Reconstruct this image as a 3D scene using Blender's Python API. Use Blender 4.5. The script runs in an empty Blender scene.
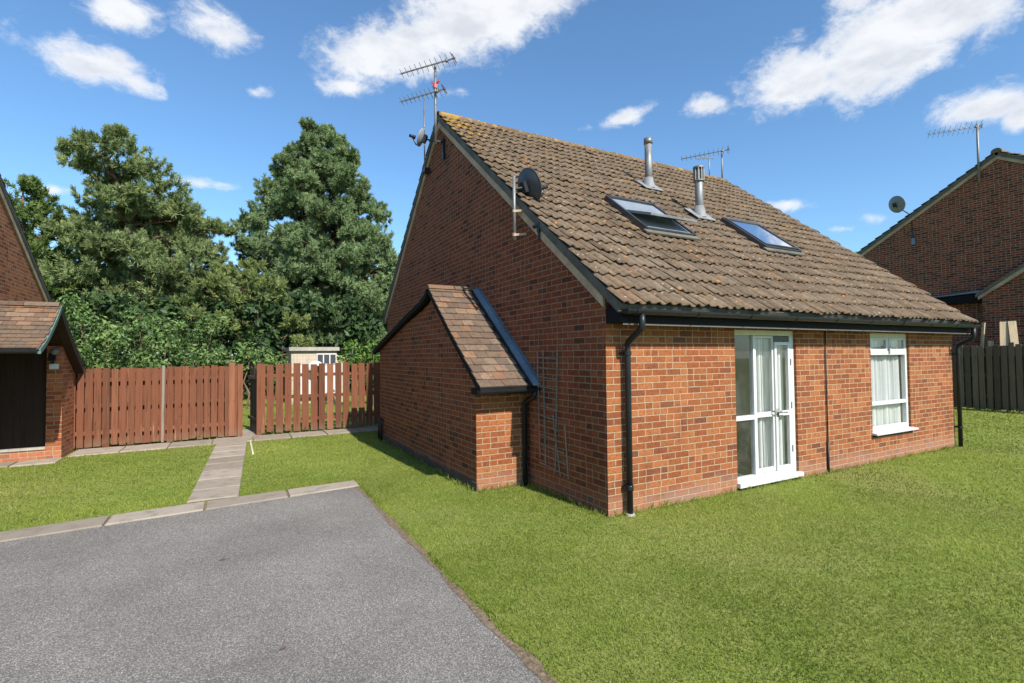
import bpy, math, random
import numpy as np
from mathutils import Vector, Matrix
rng = random.Random(7)
nr = np.random.default_rng(11)
S = bpy.context.scene
C = S.collection
# ------------------------------------------------------------------ camera
cd = bpy.data.cameras.new('camera'); cam = bpy.data.objects.new('camera', cd); C.objects.link(cam)
cd.sensor_width = 36.0; cd.sensor_fit = 'HORIZONTAL'; cd.lens = 36.0*508.966/1024; cd.clip_end = 2000; cd.clip_start = .05
CR = Vector((0.87630321, -0.48165876, -0.00987489)); CU = Vector((-0.00511238, -0.02979364, 0.999543)); CF = Vector((0.48173285, 0.87585226, 0.02857068))
CP = Vector((-3.55113522, -4.34645404, 1.74194356))
cam.matrix_world = Matrix(((CR.x, CU.x, -CF.x, CP.x), (CR.y, CU.y, -CF.y, CP.y), (CR.z, CU.z, -CF.z, CP.z), (0, 0, 0, 1)))
S.camera = cam
S.render.resolution_x, S.render.resolution_y = 1024, 683
S.view_settings.view_transform = 'Standard'; S.view_settings.look = 'None'; S.view_settings.gamma = 1
S.view_settings.exposure = 0.63
S.cycles.max_bounces = 6; S.cycles.transparent_max_bounces = 12
# ------------------------------------------------------------------ sun and sky
SUN_HEAD, SUN_EL = math.radians(173.8), math.radians(40.5)
SV = Vector((math.sin(SUN_HEAD)*math.cos(SUN_EL), math.cos(SUN_HEAD)*math.cos(SUN_EL), math.sin(SUN_EL)))
sl = bpy.data.lights.new('sun', 'SUN'); sl.energy = 4.9; sl.angle = math.radians(.53); sl.color = (1, .935, .84)
so = bpy.data.objects.new('sun', sl); so.rotation_euler = SV.to_track_quat('Z', 'Y').to_euler(); so.location = (0, -20, 30); C.objects.link(so)

class NT:                                            # small helper for node graphs
    def __init__(s, nt): s.t = nt; s.L = nt.links
    def n(s, typ, ins=None, **kw):
        d = s.t.nodes.new(typ)
        for k, v in kw.items(): setattr(d, k, v)
        for k, v in (ins or {}).items(): s.put(d.inputs[k], v)
        return d
    def put(s, sock, v):
        if isinstance(v, bpy.types.NodeSocket): s.L.new(v, sock)
        else:
            if sock.type == 'RGBA' and not hasattr(v, '__len__'): v = (v, v, v, 1)
            elif sock.type == 'RGBA' and len(v) == 3: v = (*v, 1)
            sock.default_value = v
    def m(s, op, a, b=0.0, c=None, clamp=False):
        d = s.n('ShaderNodeMath', operation=op, use_clamp=clamp); s.put(d.inputs[0], a); s.put(d.inputs[1], b)
        if c is not None: s.put(d.inputs[2], c)
        return d.outputs[0]
    def mr(s, v, a, b, c=0.0, e=1.0, smooth=True):
        d = s.n('ShaderNodeMapRange', interpolation_type='SMOOTHSTEP' if smooth else 'LINEAR')
        for k, x in zip(('Value', 'From Min', 'From Max', 'To Min', 'To Max'), (v, a, b, c, e)): s.put(d.inputs[k], x)
        return d.outputs[0]
    def mix(s, f, a, b, mode='MIX'):
        d = s.n('ShaderNodeMix', data_type='RGBA', blend_type=mode); d.clamp_result = False
        s.put(d.inputs[0], f); s.put(d.inputs[6], a); s.put(d.inputs[7], b); return d.outputs[2]
    def xyz(s, v):
        d = s.n('ShaderNodeSeparateXYZ', {0: v}); return d.outputs[0], d.outputs[1], d.outputs[2]
    def cxyz(s, x, y, z=0.0):
        return s.n('ShaderNodeCombineXYZ', {0: x, 1: y, 2: z}).outputs[0]
    def noise(s, vec, scale, detail=4, rough=.55, dist=0.0):
        d = s.n('ShaderNodeTexNoise', {'Vector': vec, 'Scale': scale, 'Detail': detail, 'Roughness': rough, 'Distortion': dist}); return d.outputs[0]
    def white(s, vec):
        d = s.n('ShaderNodeTexWhiteNoise', {'Vector': vec}); return d.outputs[0]
    def ramp(s, f, stops, const=False):
        d = s.n('ShaderNodeValToRGB', {0: f}); r = d.color_ramp
        if const: r.interpolation = 'CONSTANT'
        while len(r.elements) < len(stops): r.elements.new(.5)
        for e, (p, c) in zip(r.elements, stops): e.position = p; e.color = (*c, 1) if len(c) == 3 else c
        return d.outputs[0]
    def pos(s): return s.n('ShaderNodeNewGeometry').outputs['Position']
    def scale(s, v, xs):
        d = s.n('ShaderNodeVectorMath', {0: v, 1: xs}, operation='MULTIPLY'); return d.outputs[0]
    def bump(s, h, strength=.5, dist=.01):
        return s.n('ShaderNodeBump', {'Height': h, 'Strength': strength, 'Distance': dist}).outputs[0]
    def attr(s, name): return s.n('ShaderNodeAttribute', attribute_name=name).outputs['Fac']

W = bpy.data.worlds.new('World'); S.world = W; W.use_nodes = True
w = NT(W.node_tree); W.node_tree.nodes.clear()
sky = w.n('ShaderNodeTexSky', sky_type='NISHITA', sun_disc=False, sun_elevation=SUN_EL, sun_rotation=SUN_HEAD, altitude=0, air_density=1.0, dust_density=.6, ozone_density=2.5)
dv = w.n('ShaderNodeTexCoord').outputs['Generated']
dx, dy, dz = w.xyz(dv)
az = w.m('MULTIPLY', w.m('ARCTAN2', dx, dy), 57.2958); el = w.m('MULTIPLY', w.m('ARCSINE', dz), 57.2958)
n1 = w.noise(w.scale(dv, (1, 1, 1.5)), 7.5, 8, .62, .25)
n2 = w.noise(w.scale(dv, (1, 1, 1.6)), 26, 8, .68, .35)
# cloud puffs of the sky: heading, elevation, half width, half height (degrees), tilt, weight
CL = [(58.5, 25.2, 4.77, 2.62, 4.4, 1.1), (65.4, 26.0, 5.76, 3.45, 8.2, 1.15), (71.0, 27.0, 3.44, 2.23, 0.7, 1.0), (63.8, 29.9, 3.2, 1.28, -17.5, 0.7), (16.5, 30.9, 6.64, 2.8, 12.3, 1.1), (24.1, 33.5, 8.65, 2.91, 8.6, 1.1), (33.0, 35.1, 4.06, 1.11, 4.3, 0.85), (11.2, 27.1, 3.15, 0.87, 6.7, 0.75), (22.0, 27.6, 2.49, 0.63, 2.1, 0.55), (-11.0, 24.7, 3.32, 1.4, 1.9, 1.0), (-7.9, 23.9, 1.8, 0.76, -12.8, 0.75), (-9.2, 29.0, 2.58, 1.33, 8.3, 0.9), (-1.6, 29.7, 2.92, 1.5, -4.7, 0.85), (-16.2, 25.9, 1.86, 1.46, 20.7, 0.5), (2.5, 25.5, 1.32, 0.59, 10.2, 0.45), (41.4, 24.7, 3.15, 0.87, 10.2, 0.85), (37.9, 24.1, 1.54, 0.38, 4.5, 0.5), (50.4, 24.6, 2.14, 1.08, -2.0, 0.85), (53.9, 23.5, 2.45, 0.7, -10.4, 0.5), (71.9, 19.6, 3.05, 1.44, -10.3, 1.0), (74.1, 18.1, 1.17, 1.16, -17.4, 0.9), (-2.8, 16.6, 2.65, 0.54, 2.4, 0.7), (-13.5, 14.0, 1.67, 0.48, 11.3, 0.6), (57.6, 14.4, 2.25, 0.56, -4.0, 0.7), (64.5, 12.3, 1.5, 0.7, -9.2, 0.75), (62.0, 11.6, 1.27, 0.36, -8.1, 0.6), (68.5, 23.0, 0.98, 0.37, -17.3, 0.4)]
fld = None
for (a0, e0, ha, he, tilt, wt) in CL:
    ct, st = math.cos(math.radians(tilt)), math.sin(math.radians(tilt))
    da = w.m('SUBTRACT', az, a0); de = w.m('SUBTRACT', el, e0)
    ha, he = ha*1.18, he*1.2
    p = w.m('ADD', w.m('MULTIPLY', da, ct/ha), w.m('MULTIPLY', de, st/ha))
    q = w.m('ADD', w.m('MULTIPLY', da, -st/he), w.m('MULTIPLY', de, ct/he))
    r2 = w.m('ADD', w.m('MULTIPLY', p, p), w.m('MULTIPLY', q, q))
    g = w.m('MULTIPLY', w.m('POWER', 2.718, w.m('MULTIPLY', r2, -1.0)), wt)
    fld = g if fld is None else w.m('MAXIMUM', fld, g)
dens = w.m('ADD', fld, w.m('ADD', w.m('MULTIPLY', w.m('SUBTRACT', n1, .5), 1.5), w.m('MULTIPLY', w.m('SUBTRACT', n2, .5), 1.15)))
dens = w.m('MULTIPLY', dens, w.mr(fld, .02, .22))
mask = w.mr(dens, .24, .92)
shade = w.mr(w.noise(w.scale(dv, (1, 1, 2.2)), 9, 5, .55, .1), .38, .62)
ccol = w.mix(w.m('MULTIPLY', shade, w.mr(dens, .5, 1.1)), (5.8, 5.9, 6.05), (4.4, 4.6, 5.0))
skyc = w.mix(1.0, sky.outputs[0], (.84, 1.10, 1.23), 'MULTIPLY')
bg = w.n('ShaderNodeBackground', {'Color': w.mix(w.m('MULTIPLY', mask, .94), skyc, ccol), 'Strength': .110})
w.L.new(bg.outputs[0], w.n('ShaderNodeOutputWorld').inputs[0])

# ------------------------------------------------------------------ materials
def mat(name):
    m = bpy.data.materials.new(name); m.use_nodes = True; t = NT(m.node_tree); m.node_tree.nodes.clear()
    o = t.n('ShaderNodeOutputMaterial'); b = t.n('ShaderNodeBsdfPrincipled'); t.L.new(b.outputs[0], o.inputs[0])
    t.b, t.o = b, o
    def fin(**kw):
        for k, v in kw.items(): t.put(b.inputs[k.replace('_', ' ')], v)
        return m
    t.fin = fin
    return t
def plain(name, col, rough=.5, metal=0.0, var=.12, scale=30.0, bump=0.0, spec=.5):
    t = mat(name); n = t.noise(t.pos(), scale, 5, .6)
    n2 = t.noise(t.pos(), scale*.12, 3, .5)
    f = t.m('MULTIPLY', t.mr(n, .25, .75, 1-var, 1+var, False), t.mr(n2, .3, .7, 1-var, 1+var, False))
    c = t.mix(1.0, col, t.cxyz(f, f, f), 'MULTIPLY')
    kw = dict(Base_Color=c, Roughness=t.mr(n2, .3, .7, max(.05, rough-.08), min(1, rough+.08), False), Metallic=metal, Specular_IOR_Level=spec)
    if bump: kw['Normal'] = t.bump(n, bump, .004)
    return t.fin(**kw)
def wall_uv(t):
    g = t.n('ShaderNodeNewGeometry'); x, y, z = t.xyz(g.outputs['Position']); nx, ny, nz = t.xyz(g.outputs['True Normal'])
    side = t.m('GREATER_THAN', t.m('ABSOLUTE', nx), .6)
    u = t.m('ADD', t.m('MULTIPLY', x, t.m('SUBTRACT', 1.0, side)), t.m('MULTIPLY', y, side))
    u = t.m('ADD', u, t.m('MULTIPLY', side, 40.0))
    return g.outputs['Position'], u, z
def brick(name, stops, mortar, pale=.5, contrast=1.0):
    t = mat(name); P, u, z = wall_uv(t)
    wob = t.noise(P, 9, 3, .5); wob2 = t.noise(P, 3.1, 2, .5)
    z2 = t.m('ADD', z, t.m('MULTIPLY', t.m('SUBTRACT', wob, .5), .006)); u2 = t.m('ADD', u, t.m('MULTIPLY', t.m('SUBTRACT', wob2, .5), .012))
    zr = t.m('DIVIDE', z2, .075); row = t.m('FLOOR', zr); fv = t.m('FRACT', zr)
    jit = t.m('MULTIPLY', t.white(t.cxyz(row, 3.3, 1.0)), .02)
    uu = t.m('DIVIDE', t.m('ADD', t.m('ADD', u2, jit), t.m('MULTIPLY', t.m('MODULO', t.m('ADD', row, 200.0), 2.0), .1125)), .225)
    col = t.m('FLOOR', uu); fu = t.m('FRACT', uu)
    r1 = t.white(t.cxyz(col, row, 5.0)); spl = t.m('GREATER_THAN', r1, .76)
    half = t.m('MULTIPLY', spl, t.m('FLOOR', t.m('MULTIPLY', fu, 2.0)))
    f2 = t.m('FRACT', t.m('MULTIPLY', fu, 2.0))
    e1 = t.m('MULTIPLY', t.m('MINIMUM', fu, t.m('SUBTRACT', 1.0, fu)), .225); e2 = t.m('MULTIPLY', t.m('MINIMUM', f2, t.m('SUBTRACT', 1.0, f2)), .1125)
    eu = t.m('ADD', t.m('MULTIPLY', e1, t.m('SUBTRACT', 1.0, spl)), t.m('MULTIPLY', e2, spl))
    ev = t.m('MULTIPLY', t.m('MINIMUM', fv, t.m('SUBTRACT', 1.0, fv)), .075)
    e = t.m('ADD', t.m('MINIMUM', eu, ev), t.m('MULTIPLY', t.m('SUBTRACT', t.noise(P, 60, 3, .6), .5), .004))
    face = t.mr(e, .0036, .0072)
    idv = t.cxyz(t.m('ADD', col, t.m('MULTIPLY', half, .37)), row, 9.0)
    rc = t.white(idv)
    c = t.ramp(rc, stops)
    blot = t.noise(t.scale(P, (1, 1, 1.8)), 22, 5, .65)
    c = t.mix(t.mr(blot, .44, .70, 0, .62), c, t.mix(1.0, c, (.42, .36, .36), 'MULTIPLY'))
    c = t.mix(t.mr(t.noise(P, 33, 3, .6), .52, .75, 0, .42), c, t.mix(1.0, c, (1.35, 1.45, 1.5), 'MULTIPLY'))
    big = t.noise(P, .55, 4, .6)
    k = t.mr(big, .3, .7, .86, 1.12, False); c = t.mix(1.0, c, t.cxyz(k, k, k), 'MULTIPLY')
    fine = t.noise(P, 140, 3, .7); k = t.mr(fine, .2, .8, .82, 1.18, False); c = t.mix(1.0, c, t.cxyz(k, k, k), 'MULTIPLY')
    mcol = t.mix(t.mr(t.noise(P, 16, 4, .6), .3, .7), mortar, tuple(v*.72 for v in mortar))
    c = t.mix(face, mcol, c)
    low = t.m('MULTIPLY', t.mr(t.m('ADD', z, t.m('MULTIPLY', t.m('SUBTRACT', t.noise(P, 2.2, 3, .6), .5), .30)), .06, .30, pale, 0.0), t.mr(t.white(idv), 0, 1, .45, 1.0, False))
    c = t.mix(low, c, (.36, .235, .18))
    c = t.mix(t.mr(t.noise(t.scale(P, (2.2, 2.2, .5)), 1.3, 5, .65), .52, .72, 0, .30), c, t.mix(1.0, c, (.55, .50, .50), 'MULTIPLY'))
    h = t.m('ADD', t.m('MULTIPLY', face, 1.0), t.m('ADD', t.m('MULTIPLY', t.noise(P, 110, 4, .7), .45), t.m('MULTIPLY', rc, .25)))
    return t.fin(Base_Color=c, Roughness=.88, Specular_IOR_Level=.2, Normal=t.bump(h, .75, .006))
M = {}
ORANGE = [(0, (.262, .088, .032)), (.25, (.310, .113, .042)), (.5, (.242, .076, .027)), (.78, (.214, .066, .025)), (.95, (.185, .060, .028)), (.99, (.135, .050, .029)), (1, (.33, .135, .048))]
M['brick'] = brick('orange_red_brick', ORANGE, (.41, .295, .185))
SHADED_RED = [(0, (0.202, 0.049, 0.020)), (.3, (0.252, 0.069, 0.027)), (.55, (0.168, 0.042, 0.020)), (.75, (0.277, 0.087, 0.034)), (.9, (0.092, 0.030, 0.017)), (1, (0.210, 0.064, 0.029))]
M['shaded_brick'] = brick('shaded_red_brick', SHADED_RED, (.32, .225, .145), .25)  # same brick as the front, with the shade of the gable side in its colour
M['far_brick'] = brick('dark_red_brick', [(0, (.21, .052, .026)), (.4, (.26, .072, .034)), (.7, (.15, .042, .024)), (1, (.09, .034, .022))], (.44, .33, .23), .1)
M['left_brick'] = brick('warm_red_brick', [(0, (.38, .112, .045)), (.4, (.44, .145, .058)), (.7, (.31, .085, .036)), (1, (.21, .064, .034))], (.42, .31, .20), .3)
def tilemat(name, stops, lich=True, streak=(6, 6, 6)):
    t = mat(name); P = t.pos(); r = t.attr('rnd')
    c = t.ramp(r, stops)
    n = t.noise(P, 28, 5, .65); k = t.mr(n, .25, .75, .72, 1.25, False); c = t.mix(1.0, c, t.cxyz(k, k, k), 'MULTIPLY')
    c = t.mix(t.mr(t.noise(P, 13, 5, .7), .50, .66, 0, .62), c, (.060, .046, .034))
    big = t.noise(P, .9, 4, .6); c = t.mix(t.mr(big, .4, .7, 0, .35), c, (.155, .122, .092))
    if lich:
        v = t.n('ShaderNodeTexVoronoi', {'Vector': P, 'Scale': 12.0}, feature='F1'); d = v.outputs['Distance']; vr = t.xyz(v.outputs['Color'])[0]
        dd = t.m('ADD', d, t.m('MULTIPLY', t.m('SUBTRACT', t.noise(P, 60, 3, .6), .5), .25))
        spot = t.m('MULTIPLY', t.mr(dd, .06, .20, 1, 0), t.m('GREATER_THAN', vr, .42))
        c = t.mix(t.m('MULTIPLY', spot, .80), c, (.42, .37, .31))
        v2 = t.n('ShaderNodeTexVoronoi', {'Vector': t.scale(P, (1.3, 1.1, 1)), 'Scale': 9.0}, feature='F1'); vr2 = t.xyz(v2.outputs['Color'])[1]
        s2 = t.m('MULTIPLY', t.mr(v2.outputs['Distance'], .2, .32, 1, 0), t.m('GREATER_THAN', vr2, .90))
        c = t.mix(t.m('MULTIPLY', s2, .8), c, (.40, .19, .06))
        x, y, z = t.xyz(P)
        near = t.m('MULTIPLY', t.mr(x, .0, 1.5, .85, 0), t.mr(z, 4.9, 6.4, 0, 1))
        ridge = t.m('MULTIPLY', t.mr(z, 6.15, 6.5, 0, .45), 1.0)
        yl = t.m('MULTIPLY', t.mr(t.m('ADD', t.noise(P, 9, 4, .6), t.m('MULTIPLY', t.m('MAXIMUM', near, ridge), .24)), .64, .74), t.mr(t.m('MAXIMUM', near, ridge), .05, .2))
        c = t.mix(t.m('MULTIPLY', yl, .85), c, (.34, .20, .035))
    h = t.m('ADD', n, t.m('MULTIPLY', t.noise(P, 160, 3, .7), .5))
    return t.fin(Base_Color=c, Roughness=.93, Specular_IOR_Level=.15, Normal=t.bump(h, .5, .006))
M['tile'] = tilemat('weathered_brown_tile', [(0, (.110, .078, .051)), (.3, (.148, .107, .071)), (.55, (.122, .087, .058)), (.75, (.178, .133, .091)), (.9, (.178, .112, .066)), (1, (.082, .060, .043))])
M['plain_tile'] = tilemat('brown_plain_tile', [(0, (.105, .070, .050)), (.3, (.155, .102, .068)), (.5, (.13, .092, .066)), (.7, (.21, .105, .058)), (.85, (.22, .15, .10)), (1, (.095, .070, .055))], False)
M['black'] = plain('black_gloss_plastic', (.015, .017, .020), .38, 0, .15, 40, 0, .3)
M['fascia'] = plain('black_painted_board', (.010, .011, .012), .7, 0, .25, 20, 0, .12)
M['barge'] = plain('weathered_grey_timber', (.42, .30, .19), .8, 0, .25, 24, .3)
M['verge'] = plain('grey_mortar_verge', (.105, .098, .076), .9, 0, .3, 26, .4)
M['white'] = plain('white_gloss_paint', (.54, .54, .53), .35, 0, .04, 12)
M['cream'] = plain('cream_painted_trim', (.60, .57, .42), .5, 0, .08, 12)
M['greytrim'] = plain('pale_grey_trim', (.10, .098, .095), .6, 0, .15, 30)
M['lead'] = plain('dull_lead', (.20, .205, .21), .65, .1, .2, 18)
M['bluelead'] = plain('blue_grey_lead', (.16, .215, .27), .55, .15, .15, 14)
M['steel'] = plain('galvanised_steel', (.21, .21, .21), .55, .45, .2, 25)
M['alu'] = plain('aluminium', (.20, .185, .165), .5, .5, .15, 30)
M['dishdark'] = plain('charcoal_enamel', (.045, .050, .058), .42, 0, .15, 20)
M['dishgrey'] = plain('grey_enamel', (.30, .32, .34), .5, 0, .15, 20)
M['dishmid'] = plain('dark_grey_mesh', (.20, .215, .23), .55, 0, .15, 20)
M['darkframe'] = plain('grey_brown_window_metal', (.060, .062, .068), .35, .3, .15, 20)
M['red'] = plain('red_plastic', (.55, .06, .05), .4)
M['plaster'] = plain('dimmed_cream_plaster', (.15, .13, .10), .9, 0, .08, 4)  # colour darkened to stand for the unlit room walls
M['carpet'] = plain('dimmed_beige_carpet', (.12, .10, .075), .95, 0, .15, 60)  # darkened along with the walls so the room looks unlit
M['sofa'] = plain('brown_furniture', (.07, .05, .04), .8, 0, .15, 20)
M['conc'] = plain('concrete', (.30, .28, .24), .9, 0, .2, 16, .4)
M['rubber'] = plain('black_cable_rubber', (.012, .012, .013), .6)
M['trellis'] = plain('grey_green_trellis', (.19, .185, .155), .7, 0, .2, 25)
def clothmat():
    t = mat('white_net_cloth'); P = t.pos(); n = t.noise(P, 20, 3, .5)
    tr = t.n('ShaderNodeBsdfTranslucent', {'Color': (.55, .56, .55)}); df = t.n('ShaderNodeBsdfDiffuse', {'Color': t.mix(n, (.60, .61, .605), (.68, .69, .685))})
    ms = t.n('ShaderNodeMixShader', {0: .15, 1: df.outputs[0], 2: tr.outputs[0]}); t.L.new(ms.outputs[0], t.o.inputs[0]); return t.fin()
M['cloth'] = clothmat()
def glassmat(name, tint=(1, 1, 1), dirt_light=.06, refl=1.0):
    t = mat(name); fr = t.n('ShaderNodeFresnel', {'IOR': 1.52})
    tr = t.n('ShaderNodeBsdfTransparent', {'Color': tint}); gl = t.n('ShaderNodeBsdfGlossy', {'Color': (1, 1, 1), 'Roughness': .015})
    back = t.n('ShaderNodeNewGeometry').outputs['Backfacing']
    f = t.m('MULTIPLY', t.m('MULTIPLY', fr.outputs[0], 1.6*refl, clamp=True), t.m('SUBTRACT', 1.0, back))
    ms = t.n('ShaderNodeMixShader', {0: f, 1: tr.outputs[0], 2: gl.outputs[0]})
    df = t.n('ShaderNodeBsdfDiffuse', {'Color': (.45, .45, .42)})
    m2 = t.n('ShaderNodeMixShader', {0: t.mr(t.noise(t.pos(), 3, 4, .6), .35, .75, dirt_light*(.3 if dirt_light < .5 else .7), dirt_light), 1: ms.outputs[0], 2: df.outputs[0]})
    t.L.new(m2.outputs[0], t.o.inputs[0]); return t.fin()
M['glass'] = glassmat('window_glass', (.98, .99, .985))
M['roofglass'] = glassmat('roof_window_glass', (.25, .28, .30), .05, 2.4)
M['litglass'] = glassmat('lit_roof_window_glass', (.35, .38, .38), .80, 1.2)  # grey diffuse share stands in for light caught by the open pane
def fencemat(name, cols, pale, fade=1.0):
    t = mat(name); P = t.pos(); x, y, z = t.xyz(P); r = t.attr('rnd')
    c = t.ramp(r, cols)
    st = t.noise(t.scale(P, (38, 38, 1.6)), 1.0, 5, .65, .3); c = t.mix(t.mr(st, .46, .70, 0, .65), c, t.mix(1.0, c, (.45, .42, .42), 'MULTIPLY'))
    st2 = t.noise(t.scale(t.n('ShaderNodeVectorMath', {0: P, 1: (3, 5, 1)}, operation='ADD').outputs[0], (26, 26, 1.1)), 1.0, 5, .7, .2)
    wear = t.m('MULTIPLY', t.mr(st2, .56, .74), t.mr(z, .0, .9, fade, .12*fade))
    c = t.mix(wear, c, pale)
    kn = t.n('ShaderNodeTexVoronoi', {'Vector': t.scale(P, (5, 5, 2.2)), 'Scale': 1.6}); c = t.mix(t.mr(kn.outputs['Distance'], .05, .11, .7, 0), c, t.mix(1.0, c, (.3, .25, .25), 'MULTIPLY'))
    c = t.mix(t.m('MULTIPLY', t.mr(z, .05, .28, .55, 0), t.mr(t.noise(P, 7, 3, .6), .35, .65)), c, (.15, .12, .075))
    return t.fin(Base_Color=c, Roughness=.82, Specular_IOR_Level=.25, Normal=t.bump(st, .35, .004))
M['fence'] = fencemat('red_brown_stained_board', [(0, (.110, .042, .022)), (.3, (.180, .066, .033)), (.6, (.142, .050, .025)), (.85, (.235, .096, .050)), (1, (.078, .031, .019))], (.40, .26, .17))
M['greyboard'] = fencemat('silver_weathered_board', [(0, (.20, .165, .14)), (1, (.24, .20, .17))], (.33, .29, .26))
M['blackfence'] = fencemat('black_brown_board', [(0, (.070, .046, .030)), (.5, (.125, .088, .058)), (.8, (.185, .138, .096)), (1, (.045, .032, .023))], (.16, .13, .10), .5)
M['paleboard'] = fencemat('pale_raw_plank', [(0, (.46, .35, .22)), (1, (.52, .41, .28))], (.6, .5, .38), .4)
M['darkdoor'] = fencemat('dark_brown_door_board', [(0, (.030, .018, .013)), (1, (.040, .024, .017))], (.08, .05, .035), .2)
M['shed'] = fencemat('cream_shed_board', [(0, (.40, .335, .255)), (1, (.47, .40, .31))], (.68, .6, .5), .3)
M['trunk'] = plain('pine_bark', (.16, .095, .06), .95, 0, .35, 14, .6)
def leafmat(name, a, b, cdark, tr=.24):
    t = mat(name); r = t.attr('rnd'); n = t.noise(t.pos(), .55, 3, .5)
    c = t.ramp(r, [(0, cdark), (.35, a), (.75, b), (1, tuple(v*1.25 for v in b))])
    k = t.mr(n, .35, .65, .92, 1.36, False); c = t.mix(1.0, c, t.cxyz(k, k, k), 'MULTIPLY')
    df = t.n('ShaderNodeBsdfDiffuse', {'Color': c, 'Roughness': .4}); tl = t.n('ShaderNodeBsdfTranslucent', {'Color': c})
    gl = t.n('ShaderNodeBsdfGlossy', {'Color': (.5, .55, .5), 'Roughness': .45})
    m1 = t.n('ShaderNodeMixShader', {0: tr, 1: df.outputs[0], 2: tl.outputs[0]})
    m2 = t.n('ShaderNodeMixShader', {0: .022, 1: m1.outputs[0], 2: gl.outputs[0]})
    t.L.new(m2.outputs[0], t.o.inputs[0]); return t.fin()
M['pine'] = leafmat('pine_needles', (.150, .200, .078), (.250, .295, .120), (.075, .110, .044))
M['fir'] = leafmat('blue_green_needles', (.135, .200, .088), (.235, .300, .135), (.065, .108, .050))
M['yew'] = leafmat('olive_green_needles', (.140, .185, .060), (.230, .270, .092), (.070, .100, .036))
M['spruce'] = leafmat('dark_spruce_needles', (.100, .155, .044), (.165, .225, .066), (.045, .080, .026))
M['laurel'] = leafmat('mid_green_leaves', (.085, .145, .044), (.150, .225, .072), (.038, .074, .026))
M['bush'] = leafmat('bright_green_leaves', (.085, .160, .032), (.145, .235, .050), (.040, .085, .020))
M['hedge'] = leafmat('dark_hedge_leaves', (.030, .058, .022), (.052, .092, .032), (.014, .028, .013))
M['grassblade'] = leafmat('grass_blades', (0.182, 0.242, 0.037), (0.281, 0.321, 0.068), (0.117, 0.167, 0.023), .56)
def lawnmat():
    t = mat('mown_lawn'); P = t.pos()
    a = t.noise(P, .35, 4, .6); b = t.noise(P, 3.2, 5, .65); c = t.noise(P, 45, 4, .7)
    col = t.mix(t.mr(b, .3, .7), (0.149, 0.204, 0.031), (0.226, 0.255, 0.059))
    col = t.mix(t.mr(a, .45, .7, 0, .5), col, (0.286, 0.259, 0.099))
    col = t.mix(t.mr(c, .5, .8, 0, .6), col, (0.105, 0.127, 0.026))
    return t.fin(Base_Color=col, Roughness=.9, Specular_IOR_Level=.15, Normal=t.bump(c, .8, .03))
M['lawn'] = lawnmat()
def asphaltmat():
    t = mat('worn_grey_asphalt'); P = t.pos()
    v = t.n('ShaderNodeTexVoronoi', {'Vector': P, 'Scale': 115.0}); vc = t.xyz(v.outputs['Color'])[0]
    col = t.ramp(vc, [(0, (.180, .165, .142)), (.5, (.272, .251, .219)), (.85, (.322, .299, .263)), (1, (.46, .432, .388))])
    col = t.mix(t.mr(v.outputs['Distance'], .25, .7), col, (.125, .115, .108))
    a = t.noise(P, .8, 5, .6); k = t.mr(a, .3, .7, .80, 1.18, False); col = t.mix(1.0, col, t.cxyz(k, k, k), 'MULTIPLY')
    st = t.mr(t.noise(t.scale(P, (.9, 2.2, 1)), 1.1, 5, .62, .6), .60, .74, 0, .42); col = t.mix(st, col, (.120, .108, .100))
    rs = t.mr(t.noise(P, 2.6, 4, .6), .70, .78, 0, .35); col = t.mix(rs, col, (.22, .15, .09))
    tw = t.noise(P, 1.7, 6, .7, 1.2); crk = t.mr(t.m('ABSOLUTE', t.m('SUBTRACT', tw, .5)), .0, .0035, .55, 0); crk = t.m('MULTIPLY', crk, t.mr(t.noise(P, .45, 2, .5), .52, .62)); col = t.mix(crk, col, (.05, .045, .04))
    oil = t.mr(t.noise(P, 1.35, 3, .5), .66, .76, 0, .45); col = t.mix(oil, col, (.075, .066, .060))
    h = t.m('ADD', t.m('SUBTRACT', 1.0, v.outputs['Distance']), t.m('MULTIPLY', t.noise(P, 220, 3, .7), .4))
    return t.fin(Base_Color=col, Roughness=.9, Specular_IOR_Level=.3, Normal=t.bump(h, .7, .006))
M['asphalt'] = asphaltmat()
def slabmat():
    t = mat('worn_paving_slab'); P = t.pos(); r = t.attr('rnd')
    col = t.ramp(r, [(0, (.235, .198, .155)), (.5, (.29, .245, .195)), (1, (.335, .285, .23))])
    n = t.noise(P, 5, 5, .65); col = t.mix(t.mr(n, .45, .75, 0, .6), col, (.13, .112, .09))
    f = t.noise(P, 90, 4, .7); k = t.mr(f, .2, .8, .8, 1.2, False); col = t.mix(1.0, col, t.cxyz(k, k, k), 'MULTIPLY')
    return t.fin(Base_Color=col, Roughness=.9, Specular_IOR_Level=.2, Normal=t.bump(f, .5, .004))
M['slab'] = slabmat()
def soilmat():
    t = mat('dry_edge_soil'); P = t.pos(); n = t.noise(P, 30, 5, .7)
    return t.fin(Base_Color=t.ramp(n, [(.25, (.07, .05, .03)), (.5, (.17, .12, .075)), (.72, (.30, .22, .14))]), Roughness=.95, Normal=t.bump(n, .9, .02))
M['soil'] = soilmat()
M['plinth'] = plain('dark_engineering_brick', (.070, .058, .048), .9, 0, .3, 20, .4)

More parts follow.
